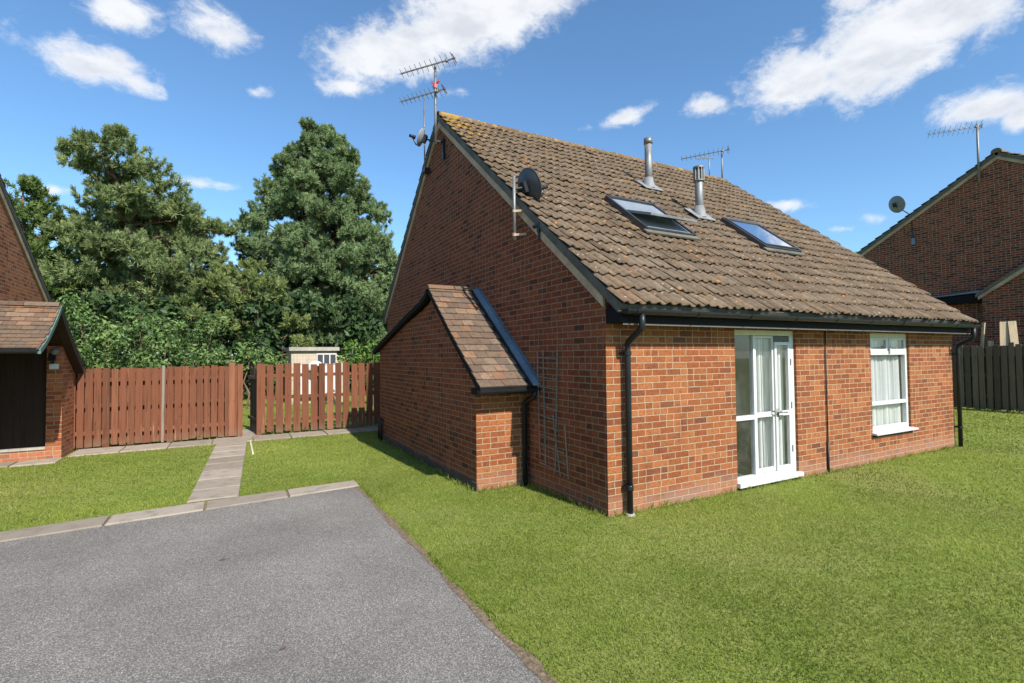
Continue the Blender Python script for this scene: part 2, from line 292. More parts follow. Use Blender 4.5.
# ------------------------------------------------------------------ mesh helpers
ROOT = {}
def tag(o, label=None, cat=None, group=None, kind=None):
    if label: o['label'] = label
    if cat: o['category'] = cat
    if group: o['group'] = group
    if kind: o['kind'] = kind
    return o
def thing(name, loc, label, cat, group=None):
    o = bpy.data.objects.new(name, None); o.location = loc; o.empty_display_size = .2; C.objects.link(o)
    return tag(o, label, cat, group)
def base_of(o):
    while o.parent: o = o.parent
    return Vector(o.location)
def top2(o):                                        # thing > part > sub-part, no deeper
    while o.parent and o.parent.parent: o = o.parent
    return o
class MB:
    def __init__(s): s.v = []; s.f = []; s.r = []
    def add(s, vs, fs, r=None):
        k = len(s.v); s.v += [tuple(v) for v in vs]; r = rng.random() if r is None else r
        for f in fs: s.f.append(tuple(i+k for i in f)); s.r.append(r)
        return s
    def box(s, x0, x1, y0, y1, z0, z1, r=None):
        return s.add([(x, y, z) for z in (z0, z1) for y in (y0, y1) for x in (x0, x1)], [(0, 2, 3, 1), (4, 5, 7, 6), (0, 1, 5, 4), (2, 6, 7, 3), (0, 4, 6, 2), (1, 3, 7, 5)], r)
    def obox(s, c, ax, h, r=None):              # centre, three axes, half sizes
        c = Vector(c); ax = [Vector(a).normalized() for a in ax]
        if ax[0].cross(ax[1]).dot(ax[2]) < 0: ax[0] = -ax[0]
        vs = [c+ax[0]*(h[0]*i)+ax[1]*(h[1]*j)+ax[2]*(h[2]*k) for k in (-1, 1) for j in (-1, 1) for i in (-1, 1)]
        return s.add(vs, [(0, 2, 3, 1), (4, 5, 7, 6), (0, 1, 5, 4), (2, 6, 7, 3), (0, 4, 6, 2), (1, 3, 7, 5)], r)
    def bar(s, a, b, wd, hg, up=(0, 0, 1), r=None):
        a, b = Vector(a), Vector(b); d = (b-a); u = Vector(up); sd = d.cross(u).normalized(); u = sd.cross(d).normalized()
        return s.obox((a+b)/2, (d, sd, u), (d.length/2, wd/2, hg/2), r)
    def prism(s, pts, axis, a, b, r=None):      # polygon (2D) extruded along an axis from a to b
        n = len(pts)
        def V(p, w): return {'x': (w, p[0], p[1]), 'y': (p[0], w, p[1]), 'z': (p[0], p[1], w)}[axis]
        ar = sum(pts[i][0]*pts[(i+1) % n][1]-pts[(i+1) % n][0]*pts[i][1] for i in range(n))
        pts = list(pts) if ar > 0 else list(reversed(pts))
        vs = [V(p, a) for p in pts]+[V(p, b) for p in pts]
        fl = (axis == 'y') ^ (a > b)
        fs = [tuple(range(n-1, -1, -1)), tuple(range(n, 2*n))]+[(i, (i+1) % n, n+(i+1) % n, n+i) for i in range(n)]
        if fl: fs = [tuple(reversed(f)) for f in fs]
        return s.add(vs, fs, r)
    def tube(s, pts, rad, n=10, cap=True, r=None):
        pts = [Vector(p) for p in pts]; rads = rad if hasattr(rad, '__len__') else [rad]*len(pts)
        vs = []; fs = []; prev = None
        for i, p in enumerate(pts):
            d = (pts[min(i+1, len(pts)-1)]-pts[max(i-1, 0)]).normalized()
            if prev is None:
                a = d.orthogonal().normalized()
            else:
                a = (prev-d*prev.dot(d)); a = a.normalized() if a.length > 1e-6 else d.orthogonal().normalized()
            prev = a; b = d.cross(a)
            for j in range(n): t = 2*math.pi*j/n; vs.append(p+(a*math.cos(t)+b*math.sin(t))*rads[i])
        for i in range(len(pts)-1):
            for j in range(n): fs.append((i*n+j, i*n+(j+1) % n, (i+1)*n+(j+1) % n, (i+1)*n+j))
        if cap: fs += [tuple(range(n-1, -1, -1)), tuple(range((len(pts)-1)*n, len(pts)*n))]
        return s.add(vs, fs, r)
    def lathe(s, prof, c, axis=(0, 0, 1), n=24, r=None):     # prof: (radius, height)
        ax = Vector(axis).normalized(); a = ax.orthogonal().normalized(); b = ax.cross(a); c = Vector(c); vs = []; fs = []
        for (rr, h) in prof:
            for j in range(n): t = 2*math.pi*j/n; vs.append(c+ax*h+(a*math.cos(t)+b*math.sin(t))*rr)
        for i in range(len(prof)-1):
            for j in range(n): fs.append((i*n+j, i*n+(j+1) % n, (i+1)*n+(j+1) % n, (i+1)*n+j))
        return s.add(vs, fs, r)
    def build(s, name, m, parent=None, smooth=False, label=None, bevel=0.0):
        me = bpy.data.meshes.new(name); off = base_of(parent) if parent else Vector((0, 0, 0))
        me.from_pydata([(v[0]-off.x, v[1]-off.y, v[2]-off.z) for v in s.v], [], s.f)
        at = me.attributes.new('rnd', 'FLOAT', 'FACE'); at.data.foreach_set('value', s.r)
        me.materials.append(M[m])
        if smooth: me.polygons.foreach_set('use_smooth', [True]*len(me.polygons))
        me.update(); o = bpy.data.objects.new(name, me); C.objects.link(o)
        if parent: o.parent = top2(parent)
        if bevel:
            b = o.modifiers.new('bevel', 'BEVEL'); b.width = bevel; b.segments = 2; b.limit_method = 'ANGLE'
        if label: o['label'] = label
        return o
def npmesh(name, V, F, R, m, parent=None, smooth=False):
    me = bpy.data.meshes.new(name); off = np.array(base_of(parent)) if parent else np.zeros(3)
    V = np.asarray(V, np.float32)-off.astype(np.float32); n, k = F.shape
    me.vertices.add(len(V)); me.vertices.foreach_set('co', V.ravel())
    me.loops.add(n*k); me.loops.foreach_set('vertex_index', F.astype(np.int32).ravel())
    me.polygons.add(n); me.polygons.foreach_set('loop_start', np.arange(0, n*k, k, dtype=np.int32)); me.polygons.foreach_set('loop_total', np.full(n, k, np.int32))
    if smooth: me.polygons.foreach_set('use_smooth', np.ones(n, bool))
    me.update(calc_edges=True)
    at = me.attributes.new('rnd', 'FLOAT', 'FACE'); at.data.foreach_set('value', np.asarray(R, np.float32))
    me.materials.append(M[m]); o = bpy.data.objects.new(name, me); C.objects.link(o)
    if parent: o.parent = top2(parent)
    return o
def wall_cells(mb, axis, p0, p1, us, zs, hole):
    # wall in the u/z plane from p0 (outer) to p1 (inner); cells with hole(i, j) true are left open
    def V(u, z, w): return (u, w, z) if axis == 'y' else (w, u, z)
    nu, nz = len(us)-1, len(zs)-1; solid = lambda i, j: 0 <= i < nu and 0 <= j < nz and not hole(i, j)
    fl = (axis == 'y') == (p0 > p1)
    def q(a, b, c, d, flip): mb.add([a, b, c, d], [(0, 1, 2, 3) if not flip else (3, 2, 1, 0)])
    for i in range(nu):
        for j in range(nz):
            if not solid(i, j): continue
            u0, u1, z0, z1 = us[i], us[i+1], zs[j], zs[j+1]
            q(V(u0, z0, p0), V(u1, z0, p0), V(u1, z1, p0), V(u0, z1, p0), fl); q(V(u0, z0, p1), V(u1, z0, p1), V(u1, z1, p1), V(u0, z1, p1), not fl)
            if not solid(i-1, j): q(V(u0, z0, p1), V(u0, z0, p0), V(u0, z1, p0), V(u0, z1, p1), fl)
            if not solid(i+1, j): q(V(u1, z0, p0), V(u1, z0, p1), V(u1, z1, p1), V(u1, z1, p0), fl)
            if not solid(i, j-1): q(V(u0, z0, p1), V(u1, z0, p1), V(u1, z0, p0), V(u0, z0, p0), fl)
            if not solid(i, j+1): q(V(u0, z1, p0), V(u1, z1, p0), V(u1, z1, p1), V(u0, z1, p1), fl)
def rolled_roof(name, m, parent, x0, x1, ye, ze, yr, zr, gauge=.300, roll=.152, amp=.030, lift=.042, sub=6, under=.10):
    # interlocking roll tiles from the eave (ye, ze) up to the ridge (yr, zr), courses along x
    L = math.hypot(yr-ye, zr-ze); d = np.array([0, (yr-ye)/L, (zr-ze)/L]); nn = np.array([0, -d[2], d[1]]) if d[1] > 0 else np.array([0, d[2], -d[1]])
    nrow = int(round(L/gauge)); g = L/nrow; ncol = int(round((x1-x0)/roll)); rl = (x1-x0)/ncol
    V = []; F = []; R = []; base = np.array([0, ye, ze])
    prof = []
    for k in range(sub+1):
        t = k/sub
        prof.append(amp*(math.sin(math.pi*min(1, t/.55))**1.3 if t < .55 else -.28*math.sin(math.pi*(t-.55)/.45)))
    for i in range(nrow):
        for j in range(ncol):
            jz = rng.gauss(0, .0050); jt = rng.gauss(0, .010); rv = rng.random(); b = len(V)
            lo, hi = i*g-.020+jt, (i+1)*g+.02
            for k in range(sub+1):
                x = x0+(j+k/sub)*rl
                for (s, h) in ((lo+.006, prof[k]*.9+lift-.020+jz), (lo, prof[k]+lift+jz), (lo+.5*g, prof[k]+lift*.6+jz), (hi, prof[k]*.9+lift*.02)):
                    p = base+d*s+nn*h; V.append((x, p[1], p[2]))
            for k in range(sub):
                for q in range(3):
                    a = b+k*4+q; F.append((a, a+4, a+5, a+1)); R.append(rv)
    F = np.array(F); 
    if d[1] < 0: F = F[:, ::-1]
    top = npmesh(name, V, F, R, m, parent)
    u = MB(); e0 = base-nn*.006; e1 = np.array([0, yr, zr])-nn*.006; pts = [e0, e1, e1-nn*under, e0-nn*under]
    u.prism([(q[1], q[2]) for q in pts], 'x', x0+.012, x1-.012); u.build('roof_deck', 'verge', top)
    return top
def plain_roof(name, m, parent, x0, x1, prof, gauge=.16, wid=.17, th=.014, thick=.05, flip=False):
    # small flat tiles laid along a (y, z) profile listed from the eave to the ridge
    P = [np.array(p, float) for p in prof]; seg = [np.linalg.norm(P[i+1]-P[i]) for i in range(len(P)-1)]; cum = np.concatenate([[0], np.cumsum(seg)]); L = cum[-1]
    def at(s):
        s = min(max(s, 0), L); i = min(int(np.searchsorted(cum, s, 'right')-1), len(P)-2); t = (s-cum[i])/seg[i]; q = P[i]+(P[i+1]-P[i])*t
        d = (P[i+1]-P[i])/seg[i]; n = np.array([-d[1], d[0]]); n = n if n[1] > 0 else -n
        return q, n
    mb = MB(); nrow = int(round(L/gauge)); g = L/nrow
    for i in range(nrow):
        off = (i % 2)*wid/2+rng.uniform(-.01, .01); x = x0-off
        while x < x1:
            a, b = max(x+.002, x0), min(x+wid-.002, x1); x += wid
            if b-a < .02: continue
            j = rng.gauss(0, .002); (q0, n0), (q1, n1) = at(i*g-.01+rng.gauss(0, .003)), at((i+1)*g+.02)
            lo, hi = q0+n0*(th*1.6+j), q1+n1*.004; lb, hb = q0-n0*.0, q1-n1*.012
            mb.add([(a, *lo), (b, *lo), (b, *hi), (a, *hi), (a, *lb), (b, *lb), (b, *hb), (a, *hb)], [(0, 1, 2, 3), (4, 5, 1, 0), (1, 5, 6, 2), (4, 0, 3, 7), (5, 4, 7, 6)])
    o = mb.build(name, m, parent)
    pts = [tuple(p-np.array([0, .014])) for p in P]+[tuple(p-np.array([0, thick])) for p in reversed(P)]
    MB().prism(pts, 'x', x0+.01, x1-.004).build('roof_deck', 'fascia', o)
    return o
# ================================================================== GROUND
def struct(mb, name, m): return tag(mb.build(name, m), kind='structure')
mb = MB(); g = 6
xs = [-220, -60, -20, -8, 0, 8, 20, 60, 220]; ys = [-120, -40, -12, -4, 4, 12, 20, 45, 260]
for i in range(8):
    for j in range(8): mb.add([(xs[i], ys[j], 0), (xs[i+1], ys[j], 0), (xs[i+1], ys[j+1], 0), (xs[i], ys[j+1], 0)], [(0, 1, 2, 3)])
struct(mb, 'lawn', 'lawn')
def yb(x): return 2.71+.1076*(x+2.05)
DX = -2.08
mb = MB(); mb.add([(-16, -14, .008), (DX, -14, .008), (DX, yb(DX), .008), (-16, yb(-16), .008)], [(0, 1, 2, 3)])
struct(mb, 'driveway', 'asphalt')
mb = MB(); n = 260; wv = lambda y: .030+.016*math.sin(y*2.3)+.012*math.sin(y*6.1+1)+.010*math.sin(y*13.7)+rng.gauss(0, .005); wl = lambda y: .012*math.sin(y*3.1+2)+.008*math.sin(y*11)+rng.gauss(0, .004)
L = [(-14+16.7*i/n) for i in range(n+1)]; E = [(DX-.02+wl(y), DX+max(.008, wv(y)), y) for y in L]
for i in range(n):
    a, b = E[i], E[i+1]; mb.add([(a[0], a[2], .011), (a[1], a[2], .016), (b[1], b[2], .016), (b[0], b[2], .011)], [(0, 1, 2, 3)])
struct(mb, 'soil_edge', 'soil')
def slab(mb, quad, h=.022, gap=.014, base=-.03):
    c = [sum(q[0] for q in quad)/4, sum(q[1] for q in quad)/4]; t = [rng.gauss(0, .003) for _ in range(4)]
    q = []
    for k in range(4):
        d = Vector((c[0]-quad[k][0], c[1]-quad[k][1])); d.normalize(); q.append((quad[k][0]+d.x*gap, quad[k][1]+d.y*gap))
    q2 = []
    for k in range(4):
        d = Vector((c[0]-quad[k][0], c[1]-quad[k][1])); d.normalize(); q2.append((q[k][0]+d.x*.008, q[k][1]+d.y*.008))
    vs = [(*q[k], base) for k in range(4)]+[(*q[k], h-.006+t[k]) for k in range(4)]+[(*q2[k], h+t[k]) for k in range(4)]
    mb.add(vs, [(8, 9, 10, 11)]+[(k, (k+1) % 4, 4+(k+1) % 4, 4+k) for k in range(4)]+[(4+k, 4+(k+1) % 4, 8+(k+1) % 4, 8+k) for k in range(4)])
mb = MB(); mb.add([(-13, yb(-13)+.01, .004), (-2.03, yb(-2.03)+.01, .004), (-2.03, yb(-2.03)+.34, .004), (-13, yb(-13)+.40, .004)], [(0, 1, 2, 3)]); mb.add([(-4.0, 2.99, .004), (-3.49, 2.99, .004), (-3.31, 7.5, .004), (-3.82, 7.5, .004)], [(0, 1, 2, 3)]); mb.add([(-6.13, 7.6, .004), (-.45, 7.86, .004), (-.45, 8.48, .004), (-6.13, 8.32, .004)], [(0, 1, 2, 3)]); struct(mb, 'slab_bedding', 'soil')
mb = MB(); x = -2.02
while x > -13:                                     # edging slabs along the drive
    l = .90; x1 = x-l; wd0, wd1 = .36+.03*(-2-x)/3.5, .36+.03*(-2-x1)/3.5
    slab(mb, [(x1, yb(x1)), (x, yb(x)), (x, yb(x)+wd0), (x1, yb(x1)+wd1)]); x = x1
struct(mb, 'edging_slabs', 'slab')
mb = MB(); y = 2.98
def pl(y): return -4.05+(y-2.4)*.042
while y < 7.5:
    slab(mb, [(pl(y)-.02, y), (pl(y)+.58, y), (pl(y+.6)+.58, y+.6), (pl(y+.6)-.02, y+.6)], gap=.036); y += .6
struct(mb, 'path', 'slab')
mb = MB(); x = -6.15
while x < -.4:
    f = (x+6.15)/5.7; y0, y1 = 7.58+.25*f, 8.36+.16*f; f2 = (x+.75+6.15)/5.7
    slab(mb, [(x, y0), (x+.75, 7.58+.25*f2), (x+.75, 8.36+.16*f2), (x, y1)]); x += .75
x = -3.8
slab(mb, [(-3.86, 8.42), (-3.0, 8.45), (-3.0, 9.1), (-3.86, 9.1)]); slab(mb, [(-3.86, 9.1), (-3.0, 9.1), (-3.0, 9.7), (-3.86, 9.7)])
for k in range(6): slab(mb, [(-6.75-.6*k, 6.98), (-6.16-.6*k, 7.0), (-6.16-.6*k, 7.46), (-6.75-.6*k, 7.46)])
struct(mb, 'paving', 'slab')

# ================================================================== MAIN HOUSE
T, Z0 = .80067, 2.525; AY, AZ = 4.957, 6.494
def rz(y): return Z0+T*y
RD = Vector((0, .7805, .6250)); RN = Vector((0, -.6250, .7805))
def roofpt(x, y, h=0): return Vector((x, y, rz(y)))+RN*h
HX = 8.165
house = thing('brick_house', (4, 4.4, 0), 'orange brick house with brown tiled roof, two roof windows and a small side porch', 'house')
mb = MB()
wall_cells(mb, 'y', 0, .28, [.28, 2.10, 3.39, 5.34, 6.56, HX-.28], [-.15, .06, .44, 2.055, 2.40], lambda i, j: (i == 1 and j in (1, 2)) or (i == 3 and j == 2))
for o_, x0, x1 in ((0, 0, .28),):
    pass
mb.build('front_wall', 'brick', house)
gp = [(0, -.15), (8.85, -.15), (8.85, 2.84), (AY, AZ-.20), (0, 2.335)]
mb = MB(); mb.prism(gp, 'x', 0.0, .28); fw = mb.build('gable_wall', 'shaded_brick', house)
# the narrow end of the gable that shows on the front takes the lit copy of the brick
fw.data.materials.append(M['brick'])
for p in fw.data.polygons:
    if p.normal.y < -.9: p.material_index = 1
mb = MB(); mb.prism(gp, 'x', HX-.28, HX); o = mb.build('gable_wall', 'shaded_brick', house); o.data.materials.append(M['brick'])
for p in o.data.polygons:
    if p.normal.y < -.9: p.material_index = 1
MB().box(.28, HX-.28, 8.57, 8.85, -.15, 2.84).build('back_wall', 'shaded_brick', house)
roof = rolled_roof('roof', 'tile', house, -.055, 8.26, -.32, rz(-.32), AY, AZ)
r2 = rolled_roof('back_roof', 'tile', house, -.055, 8.26, 9.2, AZ-.887*(9.2-AY), AY, AZ)
mb = MB(); x = -.06
while x < 8.2:
    l = .44; jz = rng.gauss(0, .006)
    pts = [(AY+.13*math.cos(a)*1.0, AZ-.055+.105*math.sin(a)+jz) for a in np.linspace(-.25, math.pi+.25, 9)]+[(AY-.11*math.cos(a), AZ-.055+.085*math.sin(a)+jz) for a in np.linspace(-.25, math.pi+.25, 9)]
    mb.prism(pts, 'x', x, min(x+l-.008, 8.265)); x += l
mb.build('ridge_tiles', 'tile', roof)
def verge(x0, x1, mname, name, ofs0, ofs1, yf, par):
    pf = [(yf, rz(yf)+ofs1), (AY, AZ+ofs1*.98), (AY, AZ+ofs0*.98), (yf, rz(yf)+ofs0)]
    pb = [(AY, AZ+ofs1*.98), (9.0, AZ-.887*(9.0-AY)+ofs1), (9.0, AZ-.887*(9.0-AY)+ofs0), (AY, AZ+ofs0*.98)]
    mb = MB(); mb.prism(pf, 'x', x0, x1); mb.prism(pb, 'x', x0, x1); return mb.build(name, mname, par)
verge(-.052, .006, 'verge', 'verge', -.112, -.006, -.27, roof)
verge(8.20, 8.255, 'verge', 'verge', -.112, -.006, -.27, roof)
verge(-.030, -.001, 'barge', 'barge_board', -.262, -.114, .0, house)
verge(HX+.001, HX+.03, 'barge', 'barge_board', -.262, -.114, .0, house)
MB().box(.004, HX+.05, -.25, -.003, 2.085, 2.255).build('fascia', 'fascia', house, bevel=.004)
MB().box(.02, HX+.04, -.262, -.251, 2.058, 2.076).build('fascia_trim', 'greytrim', house)
# gutter: half round trough along the eave
GY, GZ = -.345, 2.215
def gutter(par, x0, x1, gy, gz, r=.056, n=9):
    mb = MB(); P = [(gy+r*math.cos(a), gz+r*math.sin(a)) for a in np.linspace(math.pi, 2*math.pi, n)]; Q = [(gy+(r-.006)*math.cos(a), gz+(r-.006)*math.sin(a)) for a in np.linspace(2*math.pi, math.pi, n)]
    mb.prism(P+Q, 'x', x0, x1); mb.prism(P, 'x', x0-.004, x0); mb.prism(P, 'x', x1, x1+.004); return mb.build('gutter', 'black', par)
gut = gutter(house, -.02, 8.33, GY, GZ)
for k in range(10):
    x = .10+k*.905; mb = MB(); P = [(GY+.0625*math.cos(a), GZ+.0625*math.sin(a)) for a in np.linspace(math.pi, 2*math.pi, 9)]; Q = [(GY+.0565*math.cos(a), GZ+.0565*math.sin(a)) for a in np.linspace(2*math.pi, math.pi, 9)]
    mb.prism(P+Q, 'x', x, x+.035); mb.box(x+.005, x+.03, GY+.056, -.2505, GZ-.02, GZ+.012); mb.build('gutter_bracket', 'black', gut)
def downpipe(par, pts, ztop, zclips, r=.034, side=1):
    mb = MB(); mb.tube(pts, r, 14); o = mb.build('downpipe', 'black', par, True)
    x, y = pts[-1][0], pts[-1][1]
    for z in zclips:
        m2 = MB(); m2.tube([(x, y, z-.02), (x, y, z+.02)], r+.008, 14); m2.box(x-.055, x+.055, y+.02, -.001 if y > -.2 else y+.05, z-.014, z+.014); m2.build('pipe_clip', 'black', o)
    return o
dp = downpipe(house, [(.205, GY, 2.17), (.205, GY, 2.06), (.207, GY+.012, 2.02), (.235, -.10, 1.885), (.24, -.075, 1.85), (.24, -.075, 1.80), (.24, -.075, .0)], 1.8, (1.76, .30))
MB().tube([(.24, -.075, .33), (.24, -.075, .27)], .041, 14).build('pipe_collar', 'black', dp, True)
MB().lathe([(.0, .03), (.05, .025), (.055, 0), (.055, -.05)], (.24, -.075, 0)).build('pipe_shoe', 'conc', dp)
dp = downpipe(house, [(8.10, GY, 2.17), (8.10, GY, 2.02), (8.105, GY+.02, 1.97), (8.175, -.10, 1.87), (8.18, -.075, 1.83), (8.18, -.075, 1.78), (8.18, -.075, .0)], 1.8, (1.70, .36))
mb = MB(); mb.tube([(4.08, -.018, 2.06), (4.075, -.018, .45)], .009, 8); mb.tube([(4.075, -.02, .46), (4.07, -.02, -.02)], .016, 10); mb.build('cable_duct', 'rubber', house, True)
# --- french door
fd = MB(); Y0, Y1 = .035, .10
fd.box(2.10, 2.145, Y0, Y1, .10, 1.985); fd.box(3.30, 3.39, Y0, Y1, .10, 1.985); fd.box(2.512, 2.556, Y0, Y1, .145, 1.985); fd.box(2.145, 3.30, Y0+.003, Y1-.003, .10, .144); fd.box(2.145, 2.512, Y0+.003, Y1-.003, .87, .93)
door = fd.build('french_door', 'white', house, bevel=.004)
MB().box(2.10, 3.39, Y0+.004, Y1+.02, 1.987, 2.054).build('door_head', 'cream', door)
mb = MB(); mb.box(2.085, 3.42, -.055, Y1-.002, .035, .096); mb.build('door_sill', 'white', door, bevel=.006)
MB().box(2.11, 3.38, -.03, .28, -.02, .034).build('door_step', 'fascia', door)
def leaf(x0, x1, yy, z0, z1, rail, sw=.055):
    mb = MB(); mb.box(x0, x0+sw, yy, yy+.045, z0, z1); mb.box(x1-sw, x1, yy, yy+.045, z0, z1)
    for a, b in ((z0, z0+.055), (rail, rail+.065), (z1-sw, z1)): mb.box(x0+sw, x1-sw, yy+.002, yy+.043, a, b)
    o = mb.build('door_leaf', 'white', door, bevel=.003)
    return o
l1 = leaf(2.560, 2.955, .050, .148, 1.98, .885, .030)
l2 = leaf(2.958, 3.297, .028, .148, 1.90, .885, .045)
MB().box(2.958, 3.297, .055, .075, 1.905, 1.98).build('leaf_shade_strip', 'greytrim', door)  # dark strip stands in for the shadow above the lower leaf
for (a, b, c, d, yy) in ((2.147, 2.510, .147, .868, .065), (2.147, 2.510, .932, 1.983, .065), (2.592, 2.922, .205, .883, .072), (2.592, 2.922, .952, 1.948, .072), (3.005, 3.25, .205, .883, .05), (3.005, 3.25, .952, 1.853, .05)):
    MB().box(a, b, yy, yy+.006, c, d).build('door_pane', 'glass', door)
mb = MB(); mb.tube([(2.99, .028, .94), (2.99, -.03, .94), (3.00, -.035, .94), (3.12, -.03, .935)], .010, 8); mb.box(2.97, 3.01, .018, .027, .88, .99); mb.build('door_handle', 'steel', l2, True)
mb = MB(); mb.tube([(2.90, .05, .955), (2.90, .0, .955), (2.955, -.02, .95), (3.02, -.012, .95)], .010, 8); mb.build('door_handle', 'steel', l1, True)
for z in (.42, 1.02, 1.62): mb = MB(); mb.tube([(3.300, .024, z-.045), (3.300, .024, z+.045)], .010, 8); mb.build('hinge', 'steel', door)
# --- window
wf = MB(); wf.box(5.34, 5.40, Y0, Y1, .48, 1.985); wf.box(6.50, 6.56, Y0, Y1, .48, 1.985); wf.box(5.40, 6.50, Y0+.003, Y1-.003, .48, .55); wf.box(5.40, 6.50, Y0-.012, Y1-.003, .89, .945); wf.box(5.40, 6.50, Y0-.012, Y1-.003, 1.70, 1.765); wf.box(5.92, 5.985, Y0+.002, Y1-.003, 1.765, 1.985)
win = wf.build('window', 'white', house, bevel=.004)
MB().box(5.34, 6.56, Y0+.004, Y1+.02, 1.987, 2.054).build('window_head', 'cream', win)
MB().prism([(-.085, .435), (.11, .435), (.11, .482), (.03, .479), (-.085, .462)], 'x', 5.30, 6.62).build('window_sill', 'white', win, bevel=.005)
MB().box(5.345, 6.555, -.02, .27, .405, .434).build('sill_bedding', 'fascia', win)
for (a, b) in ((5.402, 5.918), (5.987, 6.498)):
    mb = MB(); mb.box(a, a+.035, Y0-.004, Y0+.04, 1.768, 1.982); mb.box(b-.035, b, Y0-.004, Y0+.04, 1.768, 1.982); mb.box(a+.035, b-.035, Y0-.002, Y0+.038, 1.768, 1.80); mb.box(a+.035, b-.035, Y0-.002, Y0+.038, 1.95, 1.982); mb.build('top_light', 'white', win)
    MB().box(a+.036, b-.036, Y0+.015, Y0+.02, 1.80, 1.95).build('window_pane', 'glass', win)
for c, d in ((.552, .888), (.947, 1.698)): MB().box(5.402, 6.498, .065, .071, c, d).build('window_pane', 'glass', win)
mb = MB(); mb.box(5.94, 5.965, .005, .034, 1.72, 1.80); mb.tube([(5.952, .02, 1.80), (5.952, .0, 1.84)], .007, 6); mb.build('window_catch', 'steel', win)
# --- rooms behind the glass
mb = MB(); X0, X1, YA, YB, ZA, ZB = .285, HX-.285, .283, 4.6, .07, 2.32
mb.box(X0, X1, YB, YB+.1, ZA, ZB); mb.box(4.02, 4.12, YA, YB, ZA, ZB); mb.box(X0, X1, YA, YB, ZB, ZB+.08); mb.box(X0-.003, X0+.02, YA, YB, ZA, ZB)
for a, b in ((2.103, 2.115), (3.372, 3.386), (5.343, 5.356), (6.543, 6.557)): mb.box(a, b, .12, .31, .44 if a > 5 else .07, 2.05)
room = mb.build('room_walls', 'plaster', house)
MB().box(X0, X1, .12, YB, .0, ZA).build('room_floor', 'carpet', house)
def curtain(name, x0, x1, y, z0, z1, label, waves, amp=.035):
    n = waves*8; V = []; F = []
    for i in range(n+1):
        x = x0+(x1-x0)*i/n; ph = i/n*waves*2*math.pi
        for k, z in enumerate((z0, (z0+z1)/2, z1)): V.append((x+.012*math.sin(ph*1.7+k), y+amp*math.sin(ph)*(1.1-.2*k)+.012*math.sin(ph*.37), z))
    for i in range(n):
        for k in range(2): F.append((i*3+k, (i+1)*3+k, (i+1)*3+k+1, i*3+k+1))
    mb = MB(); mb.add(V, F); o = mb.build(name, 'cloth', None, True); tag(o, label, 'curtain'); return o
curtain('curtain', 5.41, 6.48, .145, .50, 2.0, 'white pleated net curtain drawn across the small window', 8, .028)
curtain('curtain', 2.66, 3.03, .155, .09, 2.02, 'white full length curtain hanging behind the middle of the glass door', 6, .03)
curtain('curtain', 3.05, 3.30, .15, .09, 2.02, 'narrow white curtain gathered at the right edge of the glass door', 3, .03)
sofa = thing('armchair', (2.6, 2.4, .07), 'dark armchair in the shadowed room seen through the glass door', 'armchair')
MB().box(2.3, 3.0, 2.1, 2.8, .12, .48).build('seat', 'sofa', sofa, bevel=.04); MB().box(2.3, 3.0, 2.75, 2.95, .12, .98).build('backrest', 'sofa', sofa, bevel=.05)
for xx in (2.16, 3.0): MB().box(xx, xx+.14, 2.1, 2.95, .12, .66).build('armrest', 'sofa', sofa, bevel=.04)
# --- roof windows
M['skylit_lining'] = plain('skylit_window_lining', (.17, .20, .235), .6)  # blue of sky light on white plaster is put into this colour
def roofwin(x0, x1, ya, yb_, openang):
    U = lambda x, s, h: roofpt(x, ya, 0)+RD*s+RN*h
    Ls = (yb_-ya)/.7805
    def rb(mb, xa, xb, s0, s1, h0, h1):
        c = U((xa+xb)/2, (s0+s1)/2, (h0+h1)/2); mb.obox(c, ((1, 0, 0), RD, RN), ((xb-xa)/2, (s1-s0)/2, (h1-h0)/2))
    fr = MB(); wd = .042
    rb(fr, x0, x0+wd, 0, Ls, .0, .120); rb(fr, x1-wd, x1, 0, Ls, .0, .120); rb(fr, x0+wd, x1-wd, 0, wd, .0, .11); rb(fr, x0+wd, x1-wd, Ls-wd*1.3, Ls, .0, .130)
    o = fr.build('roof_window', 'darkframe', house, bevel=.006)
    fl = MB(); rb(fl, x0-.04, x1+.04, -.10, -.004, .060, .085); fl.build('window_flashing', 'verge', o)
    mb = MB(); rb(mb, x0+wd, x1-wd, wd, Ls-wd*1.3, .06, .092); mb.build('roof_window_lining', 'dishdark' if openang == 0 else 'skylit_lining', o)  # closed window: dark sheet stands in for the unlit well
    ss = MB(); sa, sb = wd+.005, Ls-wd*1.3-.005; xa, xb = x0+wd+.005, x1-wd-.005; t = .035
    mid = U((x0+x1)/2, (sa+sb)/2, .114); a = math.radians(openang)
    D2 = (RD*math.cos(a)-RN*math.sin(a)); N2 = (RN*math.cos(a)+RD*math.sin(a))
    hs = (sb-sa)/2; hw = (xb-xa)/2
    def sbx(mb, u0, u1, s0, s1, h0, h1): mb.obox(mid+Vector((1, 0, 0))*((u0+u1)/2)+D2*((s0+s1)/2)+N2*((h0+h1)/2), ((1, 0, 0), D2, N2), ((u1-u0)/2, (s1-s0)/2, (h1-h0)/2))
    sbx(ss, -hw, -hw+t, -hs, hs, -.02, .02); sbx(ss, hw-t, hw, -hs, hs, -.02, .02); sbx(ss, -hw+t, hw-t, -hs, -hs+t, -.018, .018); sbx(ss, -hw+t, hw-t, hs-t, hs, -.018, .018)
    s_ = ss.build('sash', 'dishmid' if openang else 'darkframe', o, bevel=.004)
    mb = MB(); sbx(mb, -hw+t, hw-t, -hs+t, hs-t, -.004, .004); mb.build('roof_window_pane', 'litglass' if openang else 'roofglass', s_)
    return o
roofwin(1.74, 2.79, 1.24, 2.15, 20)
roofwin(4.45, 5.49, 1.22, 2.10, 0)
